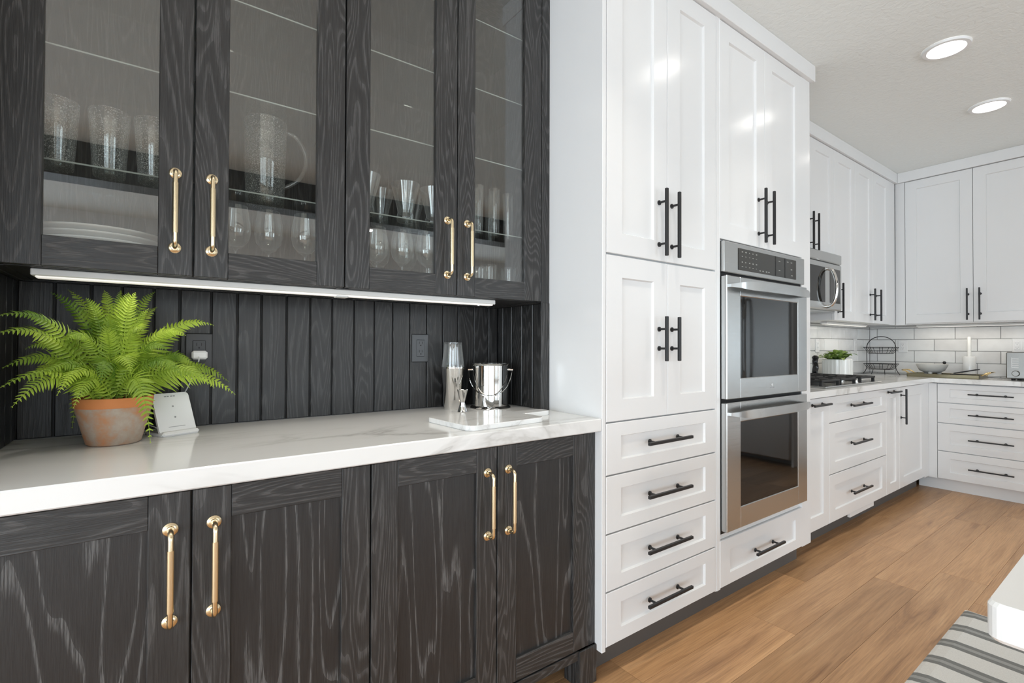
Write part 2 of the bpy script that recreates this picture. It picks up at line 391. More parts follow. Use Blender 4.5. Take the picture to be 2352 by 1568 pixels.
def spline(pts, k=6):
    P = [Vector(p) for p in pts]; out = []
    for i in range(len(P)-1):
        p0 = P[max(i-1, 0)]; p1 = P[i]; p2 = P[i+1]; p3 = P[min(i+2, len(P)-1)]
        for j in range(k):
            t = j/k
            out.append(.5*((2*p1)+(p2-p0)*t+(2*p0-5*p1+4*p2-p3)*t*t+(3*p1-p0-3*p2+p3)*t**3))
    out.append(P[-1]); return out
def faceY(yf): return lambda u, d, z: (u, yf+d, z)       # front looking to -Y
def faceX(xf): return lambda u, d, z: (xf+d, -u, z)      # front looking to -X (u = -Y)

def shaker(parent, M, u0, u1, z0, z1, name='door', st=.078, rl=.074, t=.02, rec=.009, mat='white_paint', panel='white_paint'):
    g = .0015; u0 += g; u1 -= g; z0 += g; z1 -= g
    mb = MB(M); c = .0018; sl = .004
    def ring(a, d): return [(u0+a, d, z0+a), (u1-a, d, z0+a), (u1-a, d, z1-a), (u0+a, d, z1-a)]
    def inn(a, d): return [(u0+st+a, d, z0+rl+a), (u1-st-a, d, z0+rl+a), (u1-st-a, d, z1-rl-a), (u0+st+a, d, z1-rl-a)]
    R = [ring(0, t), ring(0, c), ring(c, 0), inn(0, 0), inn(sl, rec), inn(sl, t), ring(0, t)]
    vs = [p for r in R for p in r]; fs = []
    for i in range(len(R)-1):
        for k in range(4): fs.append((i*4+k, i*4+(k+1) % 4, (i+1)*4+(k+1) % 4, (i+1)*4+k))
    mb.add(vs, fs); o = mb.build(name, mat, parent)
    MB(M).box(u0+st+sl-.002, u1-st-sl+.002, rec, t-.001, z0+rl+sl-.002, z1-rl-sl+.002).build('panel', panel, o)
    return o
def oakdoor(parent, M, u0, u1, z0, z1, kind='panel', su0=.071, su1=.071, rl=.069, t=.021):
    g = .0018; u0 += g; u1 -= g; z0 += g; z1 -= g
    mb = MB(M)
    mb.box(u0, u0+su0, 0, t, z0, z1, .0015, 0); mb.box(u1-su1, u1, 0, t, z0, z1, .0015, 0)
    mb.box(u0+su0, u1-su1, 0, t, z0, z0+rl, .0012, 1); mb.box(u0+su0, u1-su1, 0, t, z1-rl, z1, .0012, 1)
    o = mb.build('door', ['black_oak_z', 'black_oak_x'], parent)
    if kind == 'panel':
        MB(M).box(u0+su0-.003, u1-su1+.003, .009, t-.002, z0+rl-.003, z1-rl+.003).build('panel', 'black_oak_panel', o)
    else:
        MB(M).box(u0+su0-.004, u1-su1+.004, .010, .014, z0+rl-.004, z1-rl+.004).build('glass_pane', 'pane_glass', o)
    return o
def pull(parent, M, u, z, L, vert, proj=.036, w_=.0058):
    mb = MB(M); e = L*.5; k = e-.048
    if vert:
        mb.box(u-w_, u+w_, -proj-w_, -proj+w_, z-e, z+e, .0016)
        for s in (-1, 1): mb.lathe([(0, 0), (.0095, 0), (.0095, -.004), (.0045, -.006), (.0042, -proj)], (u, 0, z+s*k), 10, axis='y')
    else:
        mb.box(u-e, u+e, -proj-w_, -proj+w_, z-w_, z+w_, .0016)
        for s in (-1, 1): mb.lathe([(0, 0), (.0095, 0), (.0095, -.004), (.0045, -.006), (.0042, -proj)], (u+s*k, 0, z), 10, axis='y')
    return mb.build('handle', 'matte_black', parent)
def brass_pull(parent, M, u, z0, z1):
    mb = MB(M); pr = .034
    path = [(u, -.002, z1)]+[(u, -pr+.012*math.cos(a)-.012+.012 if False else -(pr-.012)-.012*math.sin(a), z1-.012+.012*math.cos(a)) for a in (0, PI/8, PI/4, 3*PI/8, PI/2)]
    lo = [(x, y, z0+z1-z) for x, y, z in path[::-1]]
    mb.tube(path+lo, .0052, 10)
    mb.tube([(u, -pr, z1-.032), (u, -pr, z0+.032)], .0066, 12)
    for z in (z0, z1): mb.lathe([(0, 0), (.0135, 0), (.0135, -.003), (.011, -.005), (.008, -.006), (.0072, -.010), (.0, -.011)], (u, 0, z), 20, axis='y')
    return mb.build('handle', 'brass', parent, smooth=True)

# ------------------------------------------------------------------ room shell
fl = struct(MB().box(XL, XR, YF, YB, -.06, -.004).build('floor', 'floor_joint'))
def planks():
    W = .180; y = YB-.0; row = 0; y1 = 1.289+3*W
    rnd = random.Random(3)
    fixed = {3: [1.37, 2.61, 4.05], 4: [.35, 2.10, 3.45], 5: [.9, 2.95, 4.4], 6: [1.75, 3.30, 4.75]}
    while y1 > YF:
        y0 = y1-W
        xs = fixed.get(row)
        if xs is None:
            xs = []; x = XL+rnd.uniform(.2, 1.2)
            while x < XR: xs.append(x); x += rnd.uniform(1.1, 1.5)
        xs = [XL]+[x for x in xs if XL+.1 < x < XR-.1]+[XR]
        if xs[1] > XL+1.8: xs.insert(1, XL+1.5)
        a = min(y1, YB)-.0004; b_ = max(y0, YF)+.0004
        if a-b_ > .02:
            for i in range(len(xs)-1):
                p = MB().box(xs[i]+.0006, xs[i+1]-.0006, b_, a, -.004, 0, .0004).build('plank', 'oak_floor', fl)
        y1 = y0; row += 1
planks()
struct(MB().box(XL, XR, YF, YB+.1, CEIL, CEIL+.06).build('ceiling', 'ceiling_paint'))
wb = struct(MB().box(XL, XR+.08, YB, YB+.08, -.06, CEIL).build('wall_back', 'wall_paint'))
wr = struct(MB().box(XR, XR+.08, YF, YB, -.06, CEIL).build('wall_right', 'wall_paint'))
wl = MB().box(XL-.08, XL, YF, LW[0], -.06, CEIL).box(XL-.08, XL, LW[1], YB, -.06, CEIL).box(XL-.08, XL, LW[0], LW[1], -.06, WZ0).box(XL-.08, XL, LW[0], LW[1], WZ1, CEIL)
struct(wl.build('wall_left', 'wall_paint'))
wf = MB(); xs = [XL]+[q for ab in FRONT_WIN for q in ab]+[XR]
for i in range(0, len(xs), 2): wf.box(xs[i], xs[i+1], YF-.08, YF, -.06, CEIL)
for a, b_ in FRONT_WIN: wf.box(a, b_, YF-.08, YF, -.06, WZ0).box(a, b_, YF-.08, YF, WZ1, CEIL)
struct(wf.build('wall_front', 'wall_paint'))
for i, (a, b_) in enumerate(FRONT_WIN):
    o = struct(MB().box(a, b_, YF-.06, YF-.055, WZ0, WZ1).build('window_%d' % (i+1), 'window_glass'))
    f = MB(); y0, y1 = YF-.07, YF+.012
    f.box(a-.04, a+.05, y0+.01, y1, WZ0-.04, WZ1+.04).box(b_-.05, b_+.04, y0+.01, y1, WZ0-.04, WZ1+.04).box(a, b_, y0+.01, y1, WZ0-.04, WZ0+.05).box(a, b_, y0+.01, y1, WZ1-.05, WZ1+.04).box((a+b_)/2-.03, (a+b_)/2+.03, y0+.01, y1, WZ0, WZ1)
    f.build('window_frame', 'black_plate', o)
o = struct(MB().box(XL-.06, XL-.055, LW[0], LW[1], WZ0, WZ1).build('window_5', 'window_glass'))
f = MB()
for y in (LW[0], sum(LW)/2, LW[1]): f.box(XL-.06, XL+.012, y-.04, y+.04, WZ0, WZ1)
f.box(XL-.06, XL+.012, LW[0], LW[1], WZ0-.04, WZ0+.04).box(XL-.06, XL+.012, LW[0], LW[1], WZ1-.04, WZ1+.04)
f.build('window_frame', 'black_plate', o)
bmx = MB().box(XL, XR, -2.12, -1.88, 2.42, CEIL, .004)
struct(bmx.build('trim_1', 'dark_beam'))

# tiles on the two kitchen walls (children of their walls)
def tiles():
    rnd = random.Random(5)
    rows = [(.917, .926), (.926, 1.030), (1.030, 1.134), (1.134, 1.238), (1.238, 1.342), (1.342, 1.362)]
    MB().box(2.865, XR, YB-.006, YB+.001, .915, 1.362).build('grout', 'grout', wb)
    MB().box(XR-.006, XR+.001, .11, YB, .915, 1.362).build('grout', 'grout', wr)
    for r, (z0, z1) in enumerate(rows):
        off = 0 if r % 2 == 0 else .145
        x = 5.035-off
        while x > 2.87: x -= .29
        while x < XR-.012:
            a, b_ = max(x, 2.867), min(x+.29, XR-.012)
            if b_-a > .015: MB().box(a+.0022, b_-.0022, YB-.012-rnd.uniform(0, .0015), YB-.004, z0+.0022, z1-.0022, .0012 if z1-z0 > .02 else 0).build('tile', 'tile_glaze', wb)
            x += .29
        y = 1.736-(.142 if r % 2 == 1 else 0)+.284*2
        while y > .12:
            a, b_ = max(y-.284, .112), min(y, YB-.012)
            if b_-a > .015: MB().box(XR-.012-rnd.uniform(0, .0015), XR-.004, a+.0022, b_-.0022, z0+.0022, z1-.0022, .0012 if z1-z0 > .02 else 0).build('tile', 'tile_glaze', wr)
            y -= .284
tiles()

# ------------------------------------------------------------------ black bar: base cabinets, counter, uppers
YBF = 1.212                                          # base door fronts
XP = 1.248                                           # face of the white end panel
def bar_base(name, x0, x1, seam, label, end=False):
    t = thing(name, label, 'cabinet', ((x0+x1)/2, 1.5, 0))
    c = MB(); c.box(x0, x1, YBF+.023, 1.79, .12, .868)
    c.build('body', 'black_oak_z', t)
    k = MB().box(x0, x1, YBF+.002, YBF+.03, .098, .128, .001); k.build('bottom_rail', 'black_oak_x', t)
    MB().box(x0, x1, 1.33, 1.345, 0, .12).build('toe_kick', 'gap_black', t)
    M = faceY(YBF)
    d1 = oakdoor(t, M, x0, seam, .133, .866); d2 = oakdoor(t, M, seam, x1-(.036 if end else 0), .133, .866)
    brass_pull(d1, M, seam-.036, .605, .791); brass_pull(d2, M, seam+.040, .605, .791)
    if end:
        MB().box(1.213, XP, YBF+.006, YBF+.03, .128, .868, .0015).build('end_stile', 'black_oak_z', t)
        MB().box(1.166, XP-.001, YBF-.004, YBF+.075, 0, .128, .002).build('foot', 'black_oak_z', t)
    else:
        MB().box(x0+.002, x0+.08, YBF-.004, YBF+.075, 0, .128, .002).build('foot', 'black_oak_z', t)
    return t
bar_base('bar_base_cabinet', -.322, .4405, .060, 'black oak base cabinet with two doors and brass pulls, left of the bar pair')
bar_base('bar_base_cabinet', .4410, XP, .828, 'black oak base cabinet beside the white tall pantry, ending in a stile and foot', True)
struct(MB().box(-.345, -.323, 1.20, YB, 0, CEIL).build('trim_2', 'black_oak_z'))
tag(place(MB().box(-.322, XP-.001, 1.186, 1.796, .871, .915, .003).build('bar_countertop', 'quartz')), 'white quartz countertop with soft grey veins on the black bar cabinets', 'countertop')

bp = thing('beadboard_backsplash', 'black oak beadboard of narrow upright planks behind the bar counter', 'backsplash', (.45, 1.80, .915))
gx = [-.300, -.227, -.151, -.084, -.010, .054, .136, .208, .278, .355, .432, .507, .586, .663, .736, .807, .880, .953, 1.025, 1.101, 1.177, 1.226]
MB().box(-.31, 1.24, 1.803, 1.809, .9152, 1.334).build('backing', 'gap_black', bp)
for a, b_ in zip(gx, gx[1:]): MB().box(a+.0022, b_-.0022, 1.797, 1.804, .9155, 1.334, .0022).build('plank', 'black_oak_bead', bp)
for xs_, sgn in ((1.226, 1), (-.300, -1)):
    MB().box(xs_+sgn*.006, xs_+sgn*.012, 1.475, 1.802, .9155, 1.334).build('side_backing', 'gap_black', bp)
    ys = [1.476, 1.545, 1.618, 1.690, 1.755, 1.797]
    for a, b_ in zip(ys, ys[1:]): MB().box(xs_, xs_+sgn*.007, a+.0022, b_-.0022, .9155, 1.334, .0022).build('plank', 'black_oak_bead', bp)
MB().box(1.208, XP-.0005, 1.466, 1.476, .9155, 1.334, .001).build('end_stile', 'black_oak_z', bp)

YU = 1.468
ZU0, ZU1 = 1.335, 2.604
SH = [1.585, 1.850, 2.105, 2.36]
def bar_upper(x0, x1, seam, label, widths):
    t = thing('glass_door_cabinet', label, 'cabinet', ((x0+x1)/2, 1.65, ZU0))
    b_ = MB()
    b_.box(x0, x0+.018, YU+.024, 1.80, ZU0+.001, ZU1, 0, 0).box(x1-.018, x1, YU+.024, 1.80, ZU0+.001, ZU1, 0, 0)
    b_.box(x0, x1, 1.793, 1.806, ZU0, ZU1, 0, 0)
    b_.box(x0, x1, YU+.024, 1.80, ZU0+.003, ZU0+.028, 0, 1).box(x0, x1, YU+.024, 1.80, ZU1-.02, ZU1, 0, 1)
    b_.build('body', ['black_oak_z', 'black_oak_x'], t)
    for z in SH:
        s = MB().box(x0+.019, x1-.019, YU+.052, 1.790, z+.001, z+.006, 0).build('glass_shelf', ['shelf_glass'], t)
        MB().box(x0+.019, x1-.019, YU+.0505, YU+.0525, z+.0025, z+.006).build('shelf_edge', 'shelf_edge', s)
    M = faceY(YU)
    d1 = oakdoor(t, M, x0, seam, ZU0+.002, ZU1-.003, 'glass', widths[0], widths[1], .068)
    d2 = oakdoor(t, M, seam, x1, ZU0+.002, ZU1-.003, 'glass', widths[2], widths[3], .068)
    brass_pull(d1, M, seam-.039, 1.406, 1.591); brass_pull(d2, M, seam+.039, 1.406, 1.591)
    return t
bar_upper(-.288, .450, .071, 'black oak glass-door cabinet over the fern, holding the pitcher and plates', (.078, .071, .075, .078))
bar_upper(.4505, 1.2085, .8325, 'black oak glass-door cabinet over the ice bucket, holding stemware', (.073, .08, .07, .081))
MB_ = MB().box(1.209, XP-.0005, YU, 1.80, ZU0-.001, ZU1, .001); o = struct(MB_.build('trim_3', 'black_oak_z'))
struct(MB().box(-.322, -.2885, YU, 1.80, ZU0-.001, ZU1, .001).build('trim_4', 'black_oak_z'))
struct(MB().box(-.322, XP-.0005, YU-.02, 1.80, ZU1, CEIL-.0005, .002).build('trim_5', 'black_oak_x'))

lb = thing('under_cabinet_light', 'long white aluminium light bar under the black glass-door cabinets', 'light bar', (.39, 1.535, 1.316))
MB().box(-.232, 1.022, 1.512, 1.552, 1.321, 1.337, .002).build('housing', 'aluminium_white', lb)
MB().box(-.225, 1.015, 1.518, 1.545, 1.3165, 1.322, .002).build('diffuser', 'strip_glow', lb)
area('bar_strip_lamp', (.395, 1.531, 1.312), (0, 0, 0), 1.2, .025, PB, (1, .93, .82))
MB().box(.44, .475, 1.512, 1.546, 1.313, 1.318, .001).build('connector', 'aluminium_white', lb)
MB().lathe([(0, -.004), (.004, -.004), (.004, 0), (0, 0)], (.955, 1.525, 1.317), 10).build('sensor', 'white_plastic', lb)

# ------------------------------------------------------------------ white tall units
YT = 1.185
MT = faceY(YT)
pc = thing('pantry_cabinet', 'tall white shaker pantry with four doors and four drawers, next to the black bar', 'cabinet', (1.60, 1.5, 0))
MB().box(1.269, 1.956, YT+.022, 1.805, .112, 2.604).build('body', 'white_paint', pc)
MB().box(XP, 1.2665, YT, 1.805, .105, 2.604, .0015).build('side_panel', 'white_paint', pc)
MB().box(1.948, 1.957, YT+.004, YT+.03, .112, 2.604).build('filler', 'white_paint', pc)
MB().box(XP, 1.957, YT+.075, YT+.09, 0, .112).build('toe_kick', 'kick_shade', pc)
for (u0, u1) in ((1.268, 1.612), (1.612, 1.947)):
    d = shaker(pc, MT, u0, u1, 1.494, 2.602, st=.081, rl=.076)
    pull(d, MT, 1.559 if u0 < 1.5 else 1.638, 1.6385, .257, True)
    d = shaker(pc, MT, u0, u1, .898, 1.490, st=.081, rl=.076)
    pull(d, MT, 1.559 if u0 < 1.5 else 1.638, 1.195, .170, True)
for z0, z1 in ((.712, .896), (.508, .710), (.307, .506), (.116, .305)):
    d = shaker(pc, MT, 1.268, 1.947, z0, z1, 'drawer', .076, .048)
    pull(d, MT, 1.589, (z0+z1)/2+.004, .268, False)

oc = thing('oven_cabinet', 'tall white shaker cabinet housing the double wall oven', 'cabinet', (2.40, 1.5, 0))
b_ = MB().box(1.9575, 1.984, YT+.002, 1.805, .112, 2.604).box(2.757, 2.858, YT+.002, 1.805, .112, 2.604, .001)
b_.box(1.984, 2.757, YT+.022, 1.805, 1.634, 2.604).box(1.984, 2.757, YT+.022, 1.805, .112, .340).box(1.984, 2.757, 1.70, 1.805, .34, 1.634)
b_.build('body', 'white_paint', oc)
MB().box(1.957, 2.858, YT+.075, YT+.09, 0, .112).build('toe_kick', 'kick_shade', oc)
for (u0, u1) in ((1.978, 2.368), (2.368, 2.760)):
    d = shaker(oc, MT, u0, u1, 1.637, 2.602, st=.074, rl=.074)
    pull(d, MT, 2.309 if u0 < 2.2 else 2.388, 1.784, .257, True)
d = shaker(oc, MT, 1.978, 2.760, .116, .322, 'drawer', .078, .050)
pull(d, MT, 2.355, .215, .262, False)
MB().box(1.984, 2.757, YT+.012, YT+.03, .322, .345).build('rail', 'white_paint', oc)

def arc_band(mb, x0, x1, y, bulge, z0, z1, th, n=22):
    """flat arched grip, bowed towards the room"""
    vs = []; fs = []
    for i in range(n+1):
        t = i/n; x = x0+(x1-x0)*t; yy = y-bulge*(1-(2*t-1)**4)**.6 if 0 < t < 1 else y
        e = .35+.65*min(1, min(t, 1-t)*9)
        zc, hz = (z0+z1)/2, (z1-z0)/2*e
        vs += [(x, yy-th, zc-hz), (x, yy-th, zc+hz), (x, yy, zc+hz), (x, yy, zc-hz)]
    for i in range(n):
        for k in range(4): fs.append((i*4+k, i*4+(k+1) % 4, i*4+4+(k+1) % 4, i*4+4+k))
    fs += [(0, 1, 2, 3), tuple(n*4+k for k in (3, 2, 1, 0))]
    mb.add(vs, fs)
ov = thing('double_oven', 'stainless steel double wall oven with dark glass windows and curved handles', 'oven', (2.37, 1.4, .345))
MB().box(1.988, 2.754, YT+.006, 1.69, .346, 1.630).build('body', 'gap_black', ov)
MB().box(1.990, 2.753, YT-.014, YT+.006, 1.492, 1.629, .003).build('control_panel', 'stainless', ov)
dp = MB().box(2.103, 2.655, YT-.0165, YT-.012, 1.511, 1.609, .001).build('display', 'display_glass', ov)
ic = MB(); rr = random.Random(2)
for r_ in range(4):
    for c_ in range(5):
        x = 2.128+c_*.030+(.004 if c_ > 1 else 0); z = 1.594-r_*.019-(.008 if r_ > 1 else 0)
        wd = rr.uniform(.007, .013)
        ic.box(x, x+wd, YT-.0169, YT-.0164, z-.0025, z+(.0025 if r_ % 2 == 0 else 0))
for x in (2.285, 2.312, 2.345, 2.368): ic.box(x, x+.012, YT-.0169, YT-.0164, 1.520, 1.525)
for x, z in ((2.47, 1.585), (2.47, 1.54), (2.555, 1.59), (2.595, 1.59), (2.595, 1.555), (2.60, 1.525)): ic.box(x, x+.016, YT-.0169, YT-.0164, z, z+.004)
ic.build('markings', 'icon_print', dp)['kind'] = 'stuff'
for x in (2.435, 2.53): MB().box(x, x+.008, YT-.0170, YT-.0164, 1.513, 1.607).build('display_divider', 'gap_black', dp)
def oven_door(z0, z1, g0, g1, hz, badge):
    mb = MB(); X0, X1, Y0, Y1 = 1.990, 2.753, YT-.026, YT+.004; a, b2 = 2.103, 2.652; c = .003
    mb.box(X0, a, Y0, Y1, z0, z1, c).box(b2, X1, Y0, Y1, z0, z1, c).box(a-.004, b2+.004, Y0, Y1, z0, g0, c).box(a-.004, b2+.004, Y0, Y1, g1, z1, c)
    d = mb.build('oven_door', 'stainless', ov)
    MB().box(a-.003, b2+.003, Y0+.003, Y0+.01, g0-.003, g1+.003).build('window', 'oven_glass', d)
    h = MB(); arc_band(h, 2.010, 2.735, Y0, .052, hz-.019, hz+.019, .010); h.build('handle', 'stainless', d, smooth=50)
    if badge:
        MB().lathe([(0, -.0008), (.007, -.0008), (.007, 0)], (2.382, Y0, .985), 16, axis='y').build('badge', 'polished_steel', d)
        q = MB()
        for k in range(4): q.box(2.366+k*.010, 2.372+k*.010, Y0-.0005, Y0+.0005, .970, .974)
        q.build('badge_print', 'grey_print', d)['kind'] = 'stuff'
oven_door(.936, 1.477, 1.026, 1.391, 1.432, True)
oven_door(.362, .921, .456, .832, .872, False)

# crown trims to the ceiling
struct(MB().box(XP-.004, 2.878, YT-.020, 1.805, 2.604, CEIL-.0005, .002).build('trim_6', 'white_paint'))
YRU = 1.485; XBU = 5.26
struct(MB().box(2.8795, 5.6, YRU-.018, 1.805, 2.604, CEIL-.0005, .002).build('trim_7', 'white_paint'))
struct(MB().box(XBU-.018, 5.62, .09, YRU-.0185, 2.604, CEIL-.0005, .002).build('trim_8', 'white_paint'))

# ------------------------------------------------------------------ cooktop run: bases
YRB = 1.24; MR = faceY(YRB); XBB = 5.17; MX = faceX(XBB)
def base_unit(name, x0, x1, label):
    t = thing(name, label, 'cabinet', ((x0+x1)/2, 1.5, 0))
    MB().box(x0, x1, YRB+.022, 1.795, .105, .872).build('body', 'white_paint', t)
    MB().box(x0, x1, YRB+.085, YRB+.10, 0, .105).build('toe_kick', 'kick_shade', t)
    return t
t = base_unit('pullout_cabinet', 2.860, 3.2345, 'narrow white pull-out base cabinet right beside the oven tower')
d = shaker(t, MR, 2.862, 3.2345, .116, .870, st=.078, rl=.078); pull(d, MR, 3.07, .834, .225, False, .034)
t = base_unit('drawer_cabinet', 3.235, 4.181, 'white base cabinet with three drawers under the gas cooktop')
for z0, z1, pz in ((.712, .870, .800), (.404, .710, .562), (.116, .402, .256)):
    d = shaker(t, MR, 3.235, 4.181, z0, z1, 'drawer', .080, .046 if z1 > .8 else .066); pull(d, MR, 3.66, pz, .318 if False else .30, False, .034)
MB().box(3.55, 3.95, YRB+.004, YRB+.02, .088, .115, .001).build('bottom_lip', 'white_paint', t)
t = base_unit('pullout_cabinet', 4.182, 4.453, 'narrow white pull-out base cabinet between the cooktop drawers and corner door')
d = shaker(t, MR, 4.182, 4.453, .116, .870, st=.07, rl=.07); pull(d, MR, 4.275, .845, .215, False, .034)
t = base_unit('corner_cabinet', 4.454, 5.166, 'white corner base cabinet with one door and an upright black pull')
d = shaker(t, MR, 4.454, 5.062, .116, .870, st=.085, rl=.075); pull(d, MR, 4.485, .726, .262, True, .034)
MB().box(5.064, 5.176, YRB+.004, YRB+.03, .105, .872).build('filler', 'white_paint', t)

# back run bases
t = thing('drawer_cabinet', 'white base cabinet with four wide drawers under the toaster oven', 'cabinet', (5.4, .87, 0))
MB().box(XBB+.022, 5.62, .548, 1.225, .105, .872).build('body', 'white_paint', t)
MB().box(XBB+.068, XBB+.085, .548, 1.325, 0, .105).build('toe_kick', 'white_paint', t)
MB().box(XBB+.003, XBB+.03, 1.190, 1.2435, .098, .872).build('filler', 'white_paint', t)
for z0, z1, pz in ((.718, .870, .796), (.553, .716, .633), (.326, .551, .436), (.100, .324, .208)):
    d = shaker(t, MX, -1.188, -.550, z0, z1, 'drawer', .075, .040 if z1 > .6 else .055); pull(d, MX, -.868, pz, .255, False, .034, .005)
t = thing('base_cabinet', 'white base cabinet with one door between the wide drawers and refrigerator', 'cabinet', (5.4, .33, 0))
MB().box(XBB+.022, 5.62, .105, .547, .105, .872).build('body', 'white_paint', t)
MB().box(XBB+.068, XBB+.085, .105, .547, 0, .105).build('toe_kick', 'white_paint', t)
d = shaker(t, MX, -.547, -.107, .116, .870); pull(d, MX, -.49, .73, .255, True, .034)

# L-shaped counter
poly = [(2.860, 1.795), (2.860, 1.213), (5.143, 1.213), (5.143, .105), (5.617, .105), (5.617, 1.795)]
tag(place(MB().prism(poly, .878, .915).build('kitchen_countertop', 'quartz')), 'white quartz L-shaped countertop running under the cooktop and toaster oven', 'countertop')

# ------------------------------------------------------------------ cooktop run: uppers
MRU = faceY(YRU); MXU = faceX(XBU)
def upper(name, x0, x1, z0, doors, label):
    t = thing(name, label, 'cabinet', ((x0+x1)/2, 1.65, z0))
    MB().box(x0, x1, YRU+.022, 1.805, z0+.004, 2.603).build('body', 'white_paint', t)
    for u0, u1, pu, pz in doors:
        d = shaker(t, MRU, u0, u1, z0, 2.602, st=.075, rl=.072); pull(d, MRU, pu, pz, .256, True)
    return t
upper('wall_cabinet', 2.8805, 3.199, 1.36, [(2.8805, 3.199, 3.15, 1.51)], 'white wall cabinet hidden between the oven tower and microwave')
upper('wall_cabinet', 3.200, 3.969, 1.826, [(3.200, 3.590, 3.549, 1.948), (3.590, 3.969, 3.628, 1.946)], 'white two-door wall cabinet above the microwave')
upper('wall_cabinet', 3.970, 4.357, 1.36, [(3.970, 4.357, 4.028, 1.504)], 'white single-door wall cabinet right beside the microwave')
t = upper('wall_cabinet', 4.358, 5.24, 1.36, [(4.358, 4.72, 4.650, 1.508), (4.72, 5.095, 4.784, 1.508)], 'white two-door wall cabinet in the corner above the wire basket')
MB().box(5.096, 5.24, YRU+.004, YRU+.03, 1.36, 2.603).build('filler', 'white_paint', t)
t = thing('wall_cabinet', 'white two-door wall cabinet on the back wall above the candle and tray', 'cabinet', (5.45, .95, 1.36))
MB().box(XBU+.022, 5.622, .548, YRU-.001+.02, 1.364, 2.603).build('body', 'white_paint', t)
MB().box(XBU+.003, XBU+.03, 1.422, YRU+.004, 1.36, 2.603).build('filler', 'white_paint', t)
for u0, u1, pu in ((-1.420, -.983, -1.014), (-.983, -.549, -.941)):
    d = shaker(t, MXU, u0, u1, 1.37, 2.602, st=.075, rl=.072); pull(d, MXU, pu, 1.513, .254, True, .034, .005)
t = thing('wall_cabinet', 'white wall cabinet on the back wall next to the refrigerator', 'cabinet', (5.45, .33, 1.36))
MB().box(XBU+.022, 5.622, .105, .547, 1.364, 2.603).build('body', 'white_paint', t)
d = shaker(t, MXU, -.547, -.107, 1.37, 2.602); pull(d, MXU, -.49, 1.513, .254, True)

lb = thing('under_cabinet_light', 'short white light bar glowing under the white corner wall cabinets', 'light bar', (4.68, 1.64, 1.345))
MB().box(4.18, 5.00, 1.615, 1.665, 1.347, 1.363, .002).build('housing', 'aluminium_white', lb)
MB().box(4.19, 4.99, 1.622, 1.658, 1.3435, 1.348, .001).build('diffuser', 'strip_glow', lb)
area('strip_lamp', (4.60, 1.60, 1.340), (0, 0, 0), .8, .04, PK, (1, .90, .76))

lb = thing('under_cabinet_light', 'white light bar under the back wall cabinets above the tray', 'light bar', (5.5, 1.0, 1.345))
MB().box(5.475, 5.525, .62, 1.40, 1.347, 1.363, .002).build('housing', 'aluminium_white', lb)
MB().box(5.482, 5.518, .63, 1.39, 1.3435, 1.348, .001).build('diffuser', 'strip_glow', lb)
area('back_strip_lamp', (5.46, 1.0, 1.340), (0, 0, PI/2), .75, .04, PK, (1, .93, .82))

# ------------------------------------------------------------------ microwave
mw = thing('microwave', 'stainless over-the-range microwave with an arched vertical handle', 'microwave', (3.58, 1.6, 1.42))
YM = 1.437
MB().box(3.203, 3.966, YM+.03, 1.795, 1.425, 1.822).build('body', 'black_plate', mw)
MB().box(3.203, 3.966, YM, YM+.03, 1.752, 1.821, .006).build('vent_panel', 'stainless', mw)
fd = MB().box(3.203, 3.966, YM, YM+.03, 1.422, 1.750, .008).build('door', 'stainless', mw)
MB().box(3.25, 3.688, YM-.0015, YM+.004, 1.472, 1.712, .001).build('window', 'oven_glass', fd)
kp = MB().box(3.765, 3.935, YM-.0015, YM+.004, 1.472, 1.712, .001).build('keypad', 'display_glass', fd)
h = MB(); pts = [(3.722, YM, 1.705), (3.722, YM-.030, 1.690), (3.722, YM-.050, 1.64), (3.722, YM-.058, 1.57), (3.722, YM-.050, 1.50), (3.722, YM-.030, 1.455), (3.722, YM, 1.442)]
h.tube(spline(pts, 4), .011, 10); h.build('handle', 'polished_steel', fd, smooth=True)
MB().box(3.24, 3.93, 1.47, 1.75, 1.414, 1.426).build('underside_filter', 'stainless', mw)

# ------------------------------------------------------------------ gas cooktop
ck = thing('gas_cooktop', 'stainless gas cooktop with black iron grates and front-right knobs', 'cooktop', (3.72, 1.5, .915))
MB().box(3.25, 4.17, 1.262, 1.760, .9152, .926, .004).build('tray', 'stainless', ck)
def grate(x0, x1):
    g = MB(); r = .0065; z = .962
    for y in (1.30, 1.50, 1.72): g.box(x0, x1, y-r, y+r, z-.012, z, .002)
    for x in (x0+r, (x0+x1)/2, x1-r): g.box(x-r, x+r, 1.30, 1.72, z-.012, z, .002)
    for yc in (1.40, 1.61):
        for k in range(4):
            a = PI/4+k*PI/2; cx = (x0+x1)/2
            g.tube([(cx+.035*math.cos(a), yc+.035*math.sin(a), z-.004), (cx+.10*math.cos(a), yc+.085*math.sin(a), z-.004)], .006, 6)
    for x in (x0+.01, x1-.01):
        for y in (1.305, 1.715): g.box(x-.008, x+.008, y-.008, y+.008, .9262, z-.006)
    return g.build('grate', 'black_iron', ck)
for a, b2 in ((3.275, 3.545), (3.555, 3.805), (3.885, 4.145)): grate(a, b2)
for x in (3.41, 3.68, 4.015):
    for y in (1.40, 1.61):
        MB().lathe([(0, .016), (.030, .016), (.034, .010), (.034, .006), (.045, .0), (.045, -.004)], (x, y, .930), 18).build('burner', 'black_iron', ck, smooth=True)
for x, y in ((3.842, 1.315), (3.842, 1.395), (3.842, 1.475), (3.842, 1.555), (3.842, 1.635)):
    MB().lathe([(0, .028), (.014, .028), (.017, .024), (.018, .006), (.021, .004), (.021, 0)], (x, y, .926), 16).build('knob', 'polished_steel', ck, smooth=True)

